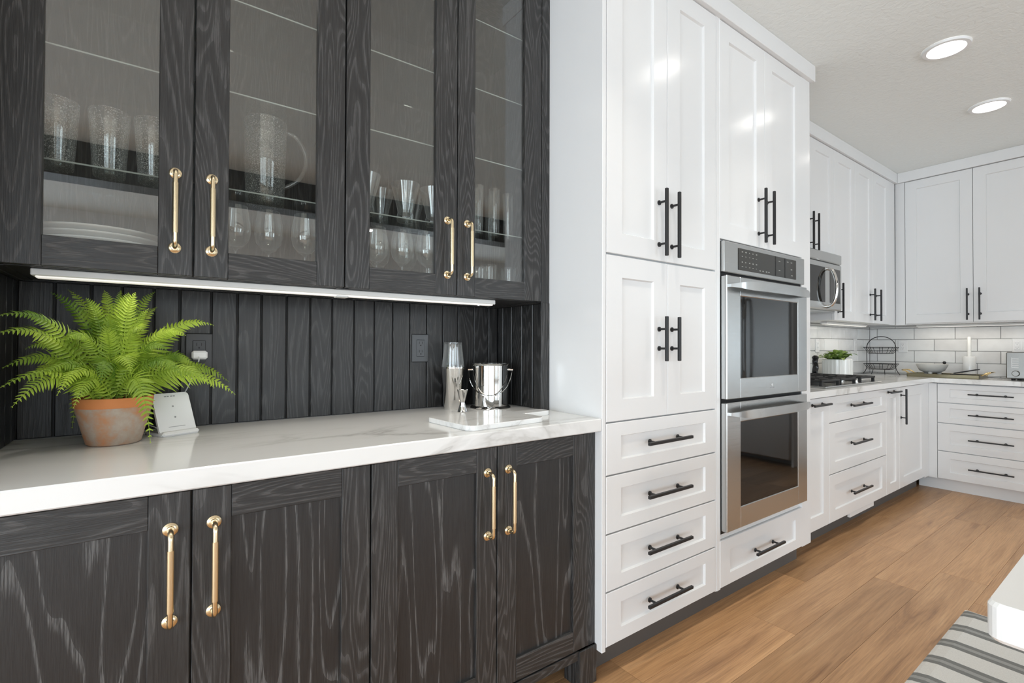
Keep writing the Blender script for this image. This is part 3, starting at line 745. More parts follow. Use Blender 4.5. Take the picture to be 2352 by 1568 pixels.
# ------------------------------------------------------------------ things on the kitchen counter
pm = thing('pepper_mill', 'tall twisted black pepper mill behind the cooktop', 'pepper mill', (4.205, 1.71, .915))
mb = MB(); n = 16; L = 34; vs = []; fs = []
for i in range(L+1):
    t_ = i/L; z = .915+.155*t_
    r0 = .024 if t_ < .1 else .021-.003*math.sin(t_*PI)
    for k in range(n):
        a = 2*PI*k/n; r = r0*(1+.16*math.cos(4*a+t_*9)*(1 if .1 < t_ < .88 else 0)); ox = .006*math.sin(t_*13)
        vs.append((4.205+ox+r*math.cos(a), 1.71+r*math.sin(a), z))
for i in range(L):
    for k in range(n): fs.append((i*n+k, i*n+(k+1) % n, (i+1)*n+(k+1) % n, (i+1)*n+k))
fs += [tuple(range(n))[::-1], tuple(L*n+k for k in range(n))]
mb.add(vs, fs); mb.build('shaft', 'mill_black', pm, smooth=True)
MB().lathe([(0, .030), (.010, .030), (.022, .018), (.024, .006), (.016, 0), (0, 0)], (4.205, 1.71, 1.070), 16).build('head', 'mill_black', pm, smooth=True)

pl = thing('herb_planter', 'white ribbed planter with a leafy variegated green plant behind the cooktop', 'potted plant', (4.47, 1.655, .915))
mb = MB(); n = 72; vs = []; fs = []
prof = [(.0, 0), (.098, 0), (.104, .006), (.104, .150), (.100, .153), (.095, .150), (.095, .13)]
for r, z in prof:
    for k in range(n):
        a = 2*PI*k/n; q = r*(1+(.022 if (k % 3 == 0 and .004 < z < .151 and r > .1) else 0)); vs.append((4.47+q*math.cos(a), 1.655+q*math.sin(a), .915+z))
for i in range(len(prof)-1):
    for k in range(n): fs.append((i*n+k, i*n+(k+1) % n, (i+1)*n+(k+1) % n, (i+1)*n+k))
mb.add(vs, fs); mb.build('pot', 'china', pl)
MB().lathe([(0, .003), (.09, .0), (.096, 0)], (4.47, 1.655, 1.05), 24).build('soil', 'soil', pl)
rl_ = random.Random(12)
def leaf(base, tip, width, up, n=5):
    b0, t0 = Vector(base), Vector(tip); d = t0-b0; s = d.cross(Vector(up)).normalized(); nrm = s.cross(d).normalized()
    vs = []; fs = []
    for i in range(n+1):
        t = i/n; c = b0+d*t+nrm*(.18*d.length*math.sin(t*PI)); w_ = width*math.sin(PI*(.06+.94*t)**.8) if i < n else .0004
        vs += [tuple(c-s*w_), tuple(c-nrm*w_*.25), tuple(c+s*w_)]
    for i in range(n): fs += [(i*3, i*3+1, i*3+4, i*3+3), (i*3+1, i*3+2, i*3+5, i*3+4)]
    return vs, fs
for k in range(64):
    a = rl_.uniform(0, 2*PI); rad = rl_.uniform(.02, .17); e = rl_.uniform(.0, .085)*(1-rad/.2)
    q = Vector((4.47+rad*.5*math.cos(a), 1.655+rad*.35*math.sin(a)*.8, 1.06+e*.6))
    tip = Vector((4.47+(rad+.05)*1.35*math.cos(a), 1.655+(rad+.04)*.62*math.sin(a), 1.072+e+rl_.uniform(-.02, .025)))
    tip.y = min(tip.y, 1.785); tip.x = max(tip.x, 4.245)
    vs, fs = leaf(q, tip, rl_.uniform(.014, .026), (0, 0, 1)); MB().add(vs, fs).build('leaf', 'herb_green', pl)

bk = thing('wire_basket', 'black two-tier wire basket stand with an arched handle in the counter corner', 'basket', (5.45, 1.655, .915))
XK, hy = 5.45, .112
fr_ = MB()
for s in (-1, 1):
    yc = 1.655+s*hy
    fr_.tube(spline([(XK, yc+s*.030, .917), (XK, yc+s*.012, .945), (XK, yc, .985), (XK, yc, 1.08), (XK, yc, 1.165)], 5), .0032, 6)
fr_.tube([(XK, 1.655-hy*math.cos(PI*i/20), 1.165+.100*math.sin(PI*i/20)) for i in range(21)], .0036, 6)
fr_.build('frame', 'black_iron', bk)
for z1, z0 in ((1.165, 1.110), (1.012, .962)):
    g = MB(); t_ = [(XK-.08, 1.655-hy, z1), (XK+.08, 1.655-hy, z1), (XK+.08, 1.655+hy, z1), (XK-.08, 1.655+hy, z1)]
    b2 = [(XK-.055, 1.655-.080, z0), (XK+.055, 1.655-.080, z0), (XK+.055, 1.655+.080, z0), (XK-.055, 1.655+.080, z0)]
    for q in (t_, b2):
        for i in range(4): g.tube([q[i], q[(i+1) % 4]], .0028, 6)
    for i in range(4):
        for k in range(0, 4):
            f_ = k/3; g.tube([Vector(t_[i]).lerp(Vector(t_[(i+1) % 4]), f_), Vector(b2[i]).lerp(Vector(b2[(i+1) % 4]), f_)], .0018, 5)
    for k in range(9):
        y = 1.655-.075+k*.15/8; g.tube([(XK-.055, y, z0), (XK+.055, y, z0)], .0011, 4)
    for k in range(6):
        x = XK-.05+k*.1/5; g.tube([(x, 1.655-.08, z0), (x, 1.655+.08, z0)], .0011, 4)
    for k in range(1, 4):
        f_ = k/4
        for i in range(4): g.tube([Vector(t_[i]).lerp(Vector(b2[i]), f_), Vector(t_[(i+1) % 4]).lerp(Vector(b2[(i+1) % 4]), f_)], .0010, 4)
    g.build('basket_tier', 'black_iron', bk)
g = MB()
for s in (-1, 1): g.tube(spline([(XK-.055, 1.655+s*.045, .962), (XK-.066, 1.655+s*.047, .938), (XK-.075, 1.655+s*.052, .917)], 4), .0028, 6)
g.build('foot', 'black_iron', bk)

tr = thing('serving_tray', 'antique brass rectangular tray with black base and looped end handles', 'tray', (5.36, 1.17, .915))
tx0, tx1, ty0, ty1 = 5.235, 5.52, .945, 1.405
MB().box(tx0+.003, tx1-.003, ty0+.003, ty1-.003, .9152, .923).build('base', 'matte_black', tr)
rim = MB()
for q in ((tx0, tx0+.004, ty0, ty1), (tx1-.004, tx1, ty0, ty1), (tx0, tx1, ty0, ty0+.004), (tx0, tx1, ty1-.004, ty1)): rim.box(*q, .9152, .944, .001)
rim.build('rim', 'antique_brass', tr)
for ye, s in ((ty0, -1), (ty1, 1)):
    MB().tube(spline([(tx0+.07, ye, .940), (tx0+.07, ye+s*.03, .962), (tx0+.085, ye+s*.055, .968), (tx1-.085, ye+s*.055, .968), (tx1-.07, ye+s*.03, .962), (tx1-.07, ye, .940)], 4), .005, 8).build('handle', 'bright_brass', tr, smooth=True)

bw = thing('footed_bowl', 'pale stoneware bowl on three stub feet standing on the brass tray', 'bowl', (5.40, 1.275, .923))
MB().lathe([(0, .025), (.05, .026), (.085, .045), (.105, .085), (.108, .100), (.105, .101), (.100, .085), (.08, .052), (.045, .034), (0, .033)], (5.40, 1.275, .923), 36).build('bowl', 'stoneware', bw, smooth=60)
for k in range(3):
    a = PI+k*2*PI/3; MB().lathe([(0, 0), (.013, 0), (.016, .035), (0, .035)], (5.40+.05*math.cos(a), 1.275+.05*math.sin(a), .9232), 12).build('foot', 'stoneware', bw)
tag(place(MB().lathe([(0, -.013), (.006, -.0115), (.011, -.007), (.013, 0), (.011, .007), (.006, .0115), (0, .013)], (5.40, 1.192, 1.036), 14).build('bead_ball', 'mill_black', smooth=True)), 'small dark ball resting on the rim of the pale footed bowl', 'ball')

cs = thing('candle_holder', 'white cylindrical candle holder on the counter behind the brass tray', 'candle holder', (5.567, 1.067, .9152))
MB().lathe([(0, 0), (.040, 0), (.041, .004), (.041, .170), (.038, .175), (.014, .175), (.0135, .155), (0, .155)], (5.567, 1.067, .9152), 28).build('body', 'china', cs, smooth=50)
tag(place(MB().lathe([(0, 0), (.0125, 0), (.0122, .180), (.009, .186), (0, .186)], (5.567, 1.067, 1.0712), 16).build('taper_candle', 'wax', smooth=50)), 'tall white taper candle in the white cylindrical holder', 'candle')
c_ = math.radians(18)
bkq = thing('napkin_fold', 'black folded napkin lying at the right end of the brass tray', 'napkin', (5.33, 1.05, .923))
nb = MB(); 
for i, (dz, ang, sx) in enumerate(((.0005, 0, .075), (.009, .14, .070), (.018, -.1, .066))):
    poly = []
    for sx_, sy_ in ((-1, -1), (1, -1), (1, 1), (-1, 1)):
        px, py = .05*sx_, sx*sy_; poly.append((5.325+px*math.cos(ang)-py*math.sin(ang), 1.06+px*math.sin(ang)+py*math.cos(ang)))
    nb.prism(poly, .923+dz, .923+dz+.008)
nb.build('cloth', 'matte_black', bkq)
mb = MB(); mb.add([(5.285, 1.11, .951), (5.285, .975, .985), (5.365, .965, .985), (5.365, 1.10, .951), (5.285, 1.11, .958), (5.285, .975, .992), (5.365, .965, .992), (5.365, 1.10, .958)], [(0, 1, 2, 3), (7, 6, 5, 4), (0, 4, 5, 1), (1, 5, 6, 2), (2, 6, 7, 3), (3, 7, 4, 0)])
mb.build('fold', 'matte_black', bkq)

to = thing('toaster_oven', 'stainless toaster oven with a round dial at the right end of the counter', 'toaster oven', (5.45, .60, .915))
TX = 5.30
MB().box(TX+.012, 5.60, .335, .806, .930, 1.130, .012).build('body', 'black_plate', to)
fp = MB().box(TX, TX+.014, .335, .806, .928, 1.132, .006).build('front_panel', 'dull_steel', to)
MB().box(TX-.002, TX+.004, .36, .690, .965, 1.10, .001).build('door_glass', 'oven_glass', to)
MB().tube([(TX-.002, .675, 1.098), (TX-.03, .675, 1.098), (TX-.03, .375, 1.098), (TX-.002, .375, 1.098)], .006, 8).build('handle', 'polished_steel', to)
MB().lathe([(0, -.018), (.018, -.018), (.021, -.014), (.023, 0)], (TX, .752, .968), 20, axis='x').build('dial', 'dull_steel', to, smooth=50)
ml = MB()
for k in range(5): ml.box(TX-.001, TX+.001, .737, .772, 1.010+k*.017, 1.015+k*.017)
ml.box(TX-.001, TX+.001, .772, .776, 1.008, 1.090)
ml.build('level_marks', 'white_plastic', fp)['kind'] = 'stuff'
for y in (.37, .77):
    for x in (TX+.03, 5.57): MB().lathe([(0, 0), (.012, 0), (.012, .015), (0, .015)], (x, y, .9152), 10).build('foot', 'rubber', to)

def outlet(loc, M, u, z, mat, slotmat, label, hw=.036, hh=.056, twin=1):
    t = thing('wall_outlet', label, 'outlet', loc)
    MB(M).box(u-hw, u+hw, -.006, 0, z-hh, z+hh, .003).build('cover_plate', mat, t)
    for q in range(twin):
        uu = u+(q-(twin-1)/2)*.046
        o = MB(M).box(uu-.017, uu+.017, -.0085, -.005, z-.034, z+.034, .0015).build('receptacle', mat, t)
        s = MB(M)
        for dz in (-.017, .017):
            s.box(uu-.007, uu-.0052, -.009, -.0084, z+dz, z+dz+.009).box(uu+.0052, uu+.007, -.009, -.0084, z+dz, z+dz+.009)
            s.lathe([(0, -.009), (.0026, -.009), (.0026, -.0083)], (uu, 0, z+dz-.006), 8, axis='y')
        s.build('slot', slotmat, o)['kind'] = 'stuff'
    return t
outlet((.85, 1.797, 1.10), faceY(1.797), .8495, 1.156, 'black_plate', 'gap_black', 'black wall outlet on the beadboard left of the cocktail shaker')
outlet((.105, 1.797, 1.09), faceY(1.797), .104, 1.146, 'black_plate', 'gap_black', 'black wall outlet behind the fern with a white plug in it')
outlet((5.617, 1.535, 1.11), faceX(5.617), -1.535, 1.173, 'white_plastic', 'grey_print', 'white wall outlet on the tiles right of the wire basket')
outlet((5.617, .765, 1.12), faceX(5.617), -.765, 1.182, 'white_plastic', 'grey_print', 'white double wall outlet above the toaster oven', .052, .056, 2)
outlet((5.25, 1.797, 1.13), faceY(1.797), 5.25, 1.188, 'white_plastic', 'grey_print', 'white wall outlet on the tiles right of the herb planter')
outlet((4.42, 1.797, 1.13), faceY(1.797), 4.45, 1.175, 'white_plastic', 'grey_print', 'white wall outlet on the tiles behind the pepper mill')

# ------------------------------------------------------------------ things on the bar counter
ZC = .9152
cg = tag(place(MB().box(.083, .124, 1.752, 1.788, 1.122, 1.148, .005).build('charger_plug', 'white_plastic')), 'white charger plugged into the outlet behind the fern', 'charger')
tag(place(MB().tube(spline([(.101, 1.750, 1.130), (.100, 1.735, 1.118), (.092, 1.745, 1.09), (.075, 1.762, 1.04), (.05, 1.765, 1.0), (.00, 1.745, .975), (-.03, 1.755, .955), (-.02, 1.765, .935), (.00, 1.768, .922), (-.01, 1.775, .9180), (-.04, 1.755, .9175), (-.045, 1.725, .9175), (-.027, 1.703, .9175)], 6), .0016, 6).build('charging_cable', 'white_plastic', smooth=True)), 'thin white cable looping behind the phone stand', 'cable')

ps = thing('phone_charging_stand', 'white tilted phone charging stand beside the terracotta pot', 'charging stand', (.045, 1.68, .915))
ang = math.atan2(.043, .089); o0 = Vector((.012, 1.622))
def S(u, v, z): return (o0.x+u*math.cos(ang)-v*math.sin(ang), o0.y+u*math.sin(ang)+v*math.cos(ang), z)
MB(S).box(.0, .095, .004, .082, ZC, ZC+.008, .002).build('base', 'white_plastic', ps)
def tilt(u, v, z):                                   # a slab leaning back about its lower front edge
    a = math.radians(24); return S(u, .010+v*math.cos(a)+z*math.sin(a), ZC+.006-v*math.sin(a)+z*math.cos(a))
pn = MB(tilt); R_ = .010; poly = []
for cx, cz, a0 in ((.085, .108, 0), (.010, .108, PI/2), (.010, .010, PI), (.085, .010, 3*PI/2)):
    for k in range(4): a = a0+k*PI/6; poly.append((cx+R_*math.cos(a), cz+R_*math.sin(a)))
nn = len(poly); vs = [(p[0], 0, p[1]) for p in poly]+[(p[0], .008, p[1]) for p in poly]
fs = [tuple(range(nn)), tuple(range(2*nn-1, nn-1, -1))]+[(k, (k+1) % nn, nn+(k+1) % nn, nn+k) for k in range(nn)]
pn.add(vs, fs); pno = pn.build('backrest', 'white_plastic', ps)
MB(S).box(-.001, .096, -.006, .014, ZC, ZC+.013, .005).build('front_lip', 'white_plastic', ps)
dm = MB(tilt)
for z in (.078, .046): dm.lathe([(0, -.0006), (.0024, -.0006), (.0024, 0)], (.047, 0, z), 12, axis='y')
for x in (.030, .037, .046, .053): dm.box(x, x+.005, -.0006, .0002, .107, .1095)
dm.box(.025, .068, -.0006, .0002, .018, .0192)
dm.build('markings', 'grey_print', pno)['kind'] = 'stuff'

# marble board with a paddle handle
bo = thing('marble_board', 'white marble serving board with a paddle handle lying before the ice bucket', 'board', (.89, 1.37, .915))
def rrect(x0, x1, y0, y1, r, n=5):
    out = []
    for cx, cy, a0 in ((x1-r, y1-r, 0), (x0+r, y1-r, PI/2), (x0+r, y0+r, PI), (x1-r, y0+r, 3*PI/2)):
        for k in range(n+1): a = a0+k*PI/2/n; out.append((cx+r*math.cos(a), cy+r*math.sin(a)))
    return out
ra = math.radians(4)
def B(x, y, z): dx, dy = x-.745, y-1.225; return (.745+dx*math.cos(ra)-dy*math.sin(ra), 1.225+dx*math.sin(ra)+dy*math.cos(ra), z)
MB(B).prism(rrect(.735, 1.045, 1.222, 1.475, .03), ZC, ZC+.016, b=.002).build('slab', 'marble_board', bo)
MB(B).prism(rrect(1.040, 1.175, 1.330, 1.392, .022), ZC, ZC+.0158, b=.002).build('grip', 'marble_board', bo)

sk = thing('cocktail_shaker', 'polished steel cocktail shaker tin capped by an upturned mixing glass', 'shaker', (.955, 1.715, .915))
sx, sy = .955, 1.715
MB().lathe([(0, 0), (.033, 0), (.0345, .003), (.0450, .160), (.0462, .165), (.0455, .167), (.0440, .163)], (sx, sy, ZC), 32).build('tin', 'polished_steel', sk, smooth=60)
MB().lathe([(.0440, .160), (.0445, .166), (.0350, .255), (.0345, .264), (0, .264), (0, .256), (.0320, .256), (.0415, .164)], (sx, sy, ZC), 32).build('mixing_glass', 'drink_glass', sk, smooth=60)
tag(place(MB().lathe([(0, 0), (.0175, 0), (.0185, .002), (.0090, .036), (.0095, .040), (.0200, .083), (.0205, .085), (.0185, .083), (.008, .042), (0, .042)], (.935, 1.605, ZC), 24).build('jigger', 'polished_steel', smooth=40)), 'small steel hourglass jigger in front of the cocktail shaker', 'jigger')

ib = thing('ice_bucket', 'polished steel ice bucket with a hanging wire handle beside the shaker', 'ice bucket', (1.095, 1.655, .915))
bx, by = 1.095, 1.655
MB().lathe([(0, .004), (.074, .004), (.080, 0), (.082, .003), (.078, .008), (.0725, .012), (.0740, .172), (.0805, .176), (.0815, .179), (.0790, .181), (.0715, .179), (.0690, .02), (0, .018)], (bx, by, ZC), 48).build('bucket', 'polished_steel', ib, smooth=45)
hd = MB(); dv = Vector((math.cos(math.radians(-36)), math.sin(math.radians(-36)), 0)); pv = Vector((math.sin(math.radians(-36)), -math.cos(math.radians(-36)), 0))
hp = []
for i in range(25):
    a = PI*i/24; ww = dv*(.0865*math.cos(a)); dn = math.sin(a)*.098; hp.append(Vector((bx, by, ZC+.152))+ww+Vector((0, 0, -dn))+pv*(math.sin(a)*.083+ .0))
hd.tube(hp, .0022, 8); hd.build('handle', 'polished_steel', ib, smooth=True)
for s in (-1, 1):
    q = Vector((bx, by, ZC+.155))
    MB().tube([q+dv*s*.070, q+dv*s*.091], .0045, 10).build('pivot', 'polished_steel', ib)

# fern
fn = thing('potted_fern', 'lush green sword fern in a weathered terracotta pot on the bar counter', 'potted plant', (-.088, 1.605, .915))
fc = (-.088, 1.605, ZC)
pot = MB().lathe([(0, 0), (.050, 0), (.056, .004), (.0785, .094), (.0785, .096)], fc, 40).build('pot', 'terracotta', fn, smooth=60)
MB().lathe([(.0770, .094), (.0795, .095), (.0818, .117), (.0800, .119), (.0740, .118), (.0710, .10), (.0, .10)], fc, 40).build('pot_rim', 'terracotta_rim', fn, smooth=50)
MB().lathe([(0, .104), (.060, .104), (.073, .101)], fc, 24).build('soil', 'soil', fn)
def frond(base, mid, tip, wmax, nrm, seed, npair=30):
    rnd = random.Random(seed); P = bez(base, mid, tip, npair); mb = MB(); Nn = Vector(nrm); sp = tip_len(P)/npair
    mb.tube(P, [.0015*(1-.7*i/npair) for i in range(npair+1)], 5)
    for i in range(2, npair+1):
        t = i/npair; T = (P[min(i+1, npair)]-P[i-1]).normalized()
        nn_ = (Nn-T*Nn.dot(T)); nn_ = nn_.normalized() if nn_.length > 1e-4 else T.orthogonal().normalized()
        Sd = T.cross(nn_).normalized()
        prof = min(1, (t-.02)/.25)**.6*(1-t**1.9)**.8 if t < 1 else .03
        Ln = wmax*max(prof, .05)*rnd.uniform(.85, 1.12); wd = min(sp*.36, .16*Ln+.0006)
        for sg in (-1, 1):
            d = (Sd*sg+T*(.18+.35*t)+nn_*rnd.uniform(-.28, .10)).normalized()
            b0 = P[i]; dr = nn_*-(Ln*rnd.uniform(.10, .28))
            p1 = b0+d*Ln*.3+nn_*Ln*.05; p2 = b0+d*Ln*.68+T*Ln*.05+dr*.35; p3 = b0+d*Ln+T*Ln*.14+dr
            a = T*wd; up_ = nn_*(wd*.25)
            mb.add([tuple(b0-a*.8), tuple(b0+a*.8), tuple(p1-a+up_), tuple(p1-up_), tuple(p1+a+up_), tuple(p2-a*.8+up_), tuple(p2-up_), tuple(p2+a*.8+up_), tuple(p3)],
                   [(0, 1, 3), (0, 3, 2), (1, 4, 3), (2, 3, 6, 5), (3, 4, 7, 6), (5, 6, 8), (6, 7, 8)])
    return mb.build('frond', 'fern_green', fn)
def tip_len(P): return sum((P[i+1]-P[i]).length for i in range(len(P)-1))
TIPS = [(-.272, 1.46, 1.225, 1), (-.275, 1.44, 1.185, 1), (-.262, 1.42, 1.075, 1), (-.27, 1.50, 1.115, 1), (-.245, 1.44, 1.035, 0), (-.216, 1.66, 1.295, 2),
        (-.188, 1.70, 1.307, 2), (-.144, 1.60, 1.280, 2), (-.114, 1.66, 1.307, 2), (-.079, 1.64, 1.307, 2), (-.061, 1.58, 1.297, 2), (-.047, 1.56, 1.297, 2), (-.008, 1.68, 1.312, 2),
        (-.003, 1.72, 1.273, 2), (.128, 1.62, 1.222, 1), (.183, 1.62, 1.023, 0), (.121, 1.50, 1.053, 0), (-.012, 1.44, .934, 3), (-.174, 1.66, .955, 3), (.060, 1.58, 1.192, 1),
        (.135, 1.72, 1.070, 0), (.175, 1.70, 1.055, 0), (-.25, 1.60, 1.156, 1), (-.103, 1.43, 1.080, 0), (-.150, 1.45, 1.025, 0), (.051, 1.47, 1.085, 0), (-.177, 1.45, 1.055, 0),
        (-.028, 1.49, 1.199, 1), (-.171, 1.52, 1.177, 1), (-.099, 1.48, 1.205, 2), (-.05, 1.44, 1.100, 0), (.020, 1.51, 1.150, 1), (-.207, 1.47, 1.095, 1), (-.13, 1.70, 1.25, 2), (.05, 1.70, 1.21, 2), (-.20, 1.70, 1.18, 1),
        (-.02, 1.60, 1.26, 2), (-.10, 1.56, 1.24, 2), (.09, 1.62, 1.10, 0), (-.24, 1.55, 1.08, 0)]
rf = random.Random(21)
for k, (x, y, z, kd) in enumerate(TIPS):
    a = Vector((-.088, 1.605, ZC+.10)); tp = Vector((x, y, z)); hdir = Vector((tp.x-a.x, tp.y-a.y, 0))
    bs = a+hdir*.12+Vector((rf.uniform(-.02, .02), rf.uniform(-.02, .02), 0))
    lift = {0: .13, 1: .10, 2: .02, 3: .17}[kd]
    md = a+hdir*({0: .55, 1: .45, 2: .28, 3: .75}[kd])+Vector((0, 0, max((z-a.z)*.75, 0)+lift))
    if kd == 2: nr = (rf.uniform(-.6, .6), -1, .35)
    elif kd == 3: nr = (.0, -1, .3)
    else: nr = (rf.uniform(-.25, .25), -.75, .85)
    frond(bs, md, tp, rf.uniform(.036, .047) if kd != 2 else rf.uniform(.028, .040), nr, k)

# ------------------------------------------------------------------ things inside the glass-door cabinets
FL0 = ZU0+.0285
S1 = SH[0]+.0062
PL = ['lowest', 'second lowest', 'third from the bottom', 'third from the top', 'second from the top', 'topmost']
for k in range(6):
    tag(place(MB().lathe([(0, 0), (.070, 0), (.078, .0045), (.130, .0078), (.1380, .0095), (.1385, .0108), (.1375, .0116), (.129, .0098), (.080, .0068), (.0, .005)], (-.120, 1.634, FL0+k*.0145), 40).build('plate', 'china', smooth=60)),
        'white dinner plate, %s of the stack behind the first glass door' % PL[k], 'plate', 'stacked white plates')
def tumbler(x, y, z, rb, rt, h, label, mat='seeded_glass', name='tumbler', group='seeded tumblers', foot=.014):
    return tag(place(MB().lathe([(0, 0), (rb*.96, 0), (rb, .003), (rt, h), (rt-.0018, h+.001), (rt-.003, h), (rb-.003, foot), (0, foot)], (x, y, z), 28).build(name, mat, smooth=50)), label, 'glass', group)
for x, y, lab in ((-.203, 1.605, 'leftmost of three on the shelf over the plates'), (-.103, 1.605, 'middle of three on the shelf over the plates'), (-.012, 1.605, 'rightmost of three on the shelf over the plates')):
    tumbler(x, y, S1, .033, .043, .165, 'bubbled clear glass tumbler, '+lab)
pt = thing('pitcher', 'large bubbled clear glass pitcher with a loop handle behind the second door', 'pitcher', (.262, 1.645, S1))
MB().lathe([(0, 0), (.050, 0), (.053, .004), (.058, .20), (.060, .255), (.0575, .257), (.055, .20), (.050, .02), (0, .018)], (.262, 1.645, S1), 36).build('jug', 'seeded_glass', pt, smooth=50)
MB().tube(spline([(.316, 1.635, S1+.235), (.345, 1.625, S1+.222), (.368, 1.617, S1+.18), (.372, 1.615, S1+.14), (.352, 1.62, S1+.09), (.312, 1.635, S1+.06)], 6), .0058, 10).build('handle', 'drink_glass', pt, smooth=True)
def wine(x, y, z, s, label):
    pr = [(0, 0), (.034, 0), (.034, .002), (.010, .005), (.0042, .012), (.0038, .075), (.006, .082), (.020, .090), (.034, .108), (.0395, .132), (.038, .160), (.030, .205), (.0288, .205), (.0365, .160), (.038, .132), (.0325, .109), (.019, .092), (0, .088)]
    return tag(place(MB().lathe([(r*s, zz*s) for r, zz in pr], (x, y, z), 28).build('wine_glass', 'drink_glass', smooth=60)), label, 'wine glass', 'wine glasses on the cabinet floors')
for x, y, s, lab in ((.182, 1.63, 1.02, 'leftmost of three under the pitcher'), (.272, 1.64, 1.02, 'middle of three under the pitcher'), (.372, 1.62, 1.02, 'rightmost of three under the pitcher'),
                     (.595, 1.60, .98, 'first of five behind the third door'), (.645, 1.71, .98, 'second of five behind the third door, in the rear row'), (.683, 1.59, .98, 'third of five behind the third door'), (.748, 1.70, .98, 'fourth of five behind the third door, in the rear row'), (.772, 1.58, 1.0, 'last of five behind the third door')):
    wine(x, y, FL0, s, 'clear stemmed wine glass, '+lab)
def flare(x, y, lab):
    pr = [(0, 0), (.024, 0), (.029, .006), (.030, .018), (.026, .034), (.027, .042), (.050, .132), (.0485, .132), (.0255, .044), (.0235, .030), (0, .022)]
    return tag(place(MB().lathe(pr, (x, y, S1), 28).build('cocktail_glass', 'drink_glass', smooth=60)), 'clear flared cocktail glass, '+lab, 'glass', 'flared glasses behind the third door')
for x, y, lab in ((.545, 1.57, 'leftmost on the shelf behind the third door'), (.645, 1.70, 'second on the shelf behind the third door, at the rear'), (.690, 1.58, 'third on the shelf behind the third door'), (.762, 1.69, 'fourth on the shelf behind the third door, at the rear'), (.795, 1.575, 'rightmost on the shelf behind the third door')):
    flare(x, y, lab)
for x, y, lab in ((.985, 1.58, 'leftmost on the shelf behind the fourth door'), (1.022, 1.67, 'second on the shelf behind the fourth door'), (1.060, 1.58, 'third on the shelf behind the fourth door'), (1.100, 1.67, 'fourth on the shelf behind the fourth door'), (1.140, 1.60, 'rightmost on the shelf behind the fourth door')):
    tumbler(x, y, S1, .019, .0215, .185, 'tall clear flute glass, '+lab, 'drink_glass', 'flute_glass', 'tall glasses behind the fourth door', .03)
for x, y, h, lab in ((.815, 1.64, .085, 'lone small one right of the wine glasses'), (.990, 1.58, .10, 'leftmost of three on the floor behind the fourth door'), (1.055, 1.61, .12, 'middle of three on the floor behind the fourth door'), (1.145, 1.60, .115, 'rightmost of three on the floor behind the fourth door')):
    tumbler(x, y, FL0, .028 if h > .09 else .022, .031 if h > .09 else .025, h, 'short clear drinking glass, '+lab, 'drink_glass', 'drinking_glass', 'short glasses on the cabinet floor')

# ------------------------------------------------------------------ ceiling lights
LAB = ['recessed round ceiling light over the bar, out at the left', 'recessed round ceiling light before the black bar', 'recessed round ceiling light before the pantry', 'nearer of the two recessed round ceiling lights in view', 'farther of the two recessed round ceiling lights in view', 'added recessed ceiling light in the unseen far room, left one', 'added recessed ceiling light in the unseen far room, right one']  # far-room pair is added to brighten what the glass doors reflect
for (x, y), lab in zip(((.23, .72), (1.23, .72), (2.23, .71), (3.235, .70), (4.224, .71), (.2, -3.3), (2.2, -3.3)), LAB):
    t = thing('ceiling_light', lab, 'ceiling light', (x, y, CEIL-.008), 'recessed ceiling lights')
    MB().lathe([(.074, .004), (.078, -.004), (.094, -.003), (.098, .0075)], (x, y, CEIL-.008), 36).build('trim_ring', 'white_plastic', t, smooth=50)
    MB().lathe([(0, .002), (.074, .002), (.0745, .006)], (x, y, CEIL-.008), 36).build('lens', 'lamp_glow', t)
    l = bpy.data.lights.new('downlight', 'AREA'); l.shape = 'DISK'; l.size = .14; l.energy = PD if y > 0 else 9.0; l.spread = math.radians(80 if y > 0 else 170); l.color = (1, .93, .82)
    lo = bpy.data.objects.new('downlight', l); COL.objects.link(lo); lo.location = (x, y, CEIL-.02)

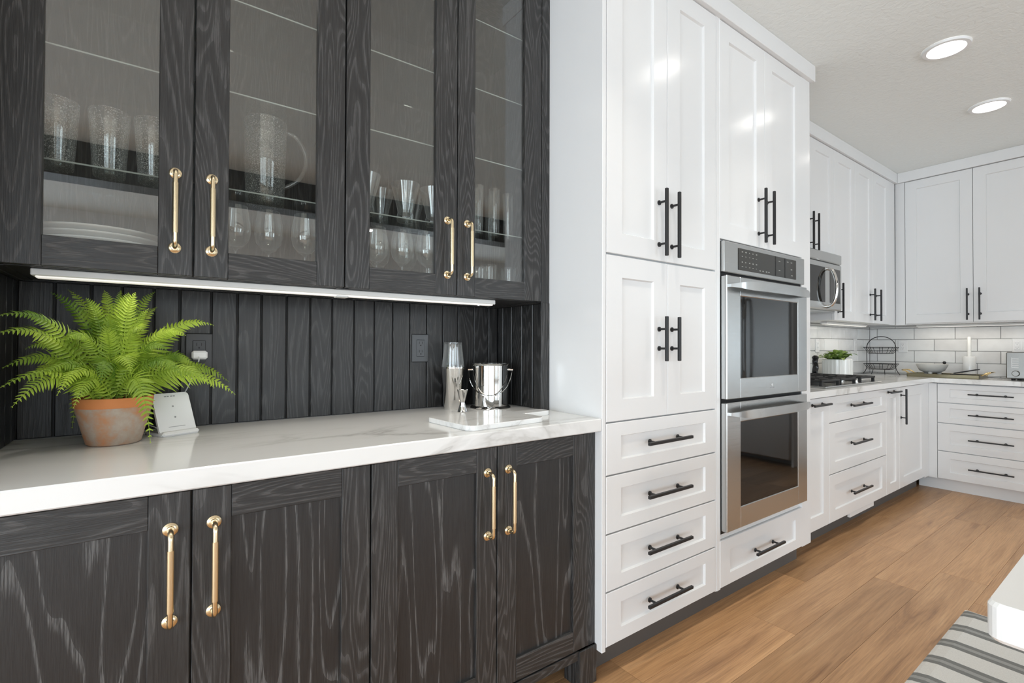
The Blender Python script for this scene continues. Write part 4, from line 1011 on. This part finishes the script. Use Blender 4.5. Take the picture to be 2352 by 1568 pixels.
# ------------------------------------------------------------------ island, mat, refrigerator
il = thing('kitchen_island', 'white kitchen island with a thick overhanging slab at the right edge', 'island', (1.7, -.45, 0))
MB().prism(rrect(.664, 2.75, -1.05, .117, .012), .877, .915, b=.004).build('worktop', 'quartz', il)
MB().box(2.12, 2.68, -.98, -.16, 0, .877).build('base', 'white_paint', il)

mt = thing('kitchen_mat', 'cream and grey striped cushioned mat on the floor by the island', 'mat', (2.30, .35, 0))
x0, x1, y0, y1 = 1.70, 2.905, .06, .575; e = .045; z = .016
mb = MB(); n = 8; vs = []; fs = []
def ringp(ix, zz): return [(x0+ix, y0+ix, zz), (x1-ix, y0+ix, zz), (x1-ix, y1-ix, zz), (x0+ix, y1-ix, zz)]
R = [ringp(0, .0005), ringp(0, .003), ringp(.012, .009), ringp(e, z)]
for r in R: vs += r
for i in range(3):
    for k in range(4): fs.append((i*4+k, i*4+(k+1) % 4, i*4+4+(k+1) % 4, i*4+4+k))
fs += [(0, 1, 2, 3), (12, 13, 14, 15)]
mb.add(vs, fs); mb.build('cushion', 'mat_stripes', mt)

fg = thing('refrigerator', 'stainless french-door refrigerator on the back wall, seen mirrored in the ovens', 'refrigerator', (5.3, -.38, 0))
MB().box(5.02, 5.62, -.84, .085, .02, 1.78).build('body', 'black_plate', fg)
for a, b2, hy_ in ((-.84, -.380, -.425), (-.376, .085, -.330)):
    d = MB().box(4.955, 5.015, a, b2, .72, 1.78, .012).build('door', 'stainless', fg)
    MB().tube(spline([(4.955, hy_, .80), (4.90, hy_, .84), (4.885, hy_, 1.2), (4.90, hy_, 1.60), (4.955, hy_, 1.66)], 6), .014, 8).build('handle', 'polished_steel', d, smooth=True)
d = MB().box(4.955, 5.015, -.84, .085, .06, .712, .012).build('freezer_drawer', 'stainless', fg)
MB().tube([(4.955, -.76, .64), (4.895, -.74, .64), (4.895, -.02, .64), (4.955, 0, .64)], .013, 8).build('handle', 'polished_steel', d, smooth=True)
struct(MB().box(4.98, 5.62, .0855, .1045, 0, 2.603).build('trim_9', 'white_paint'))
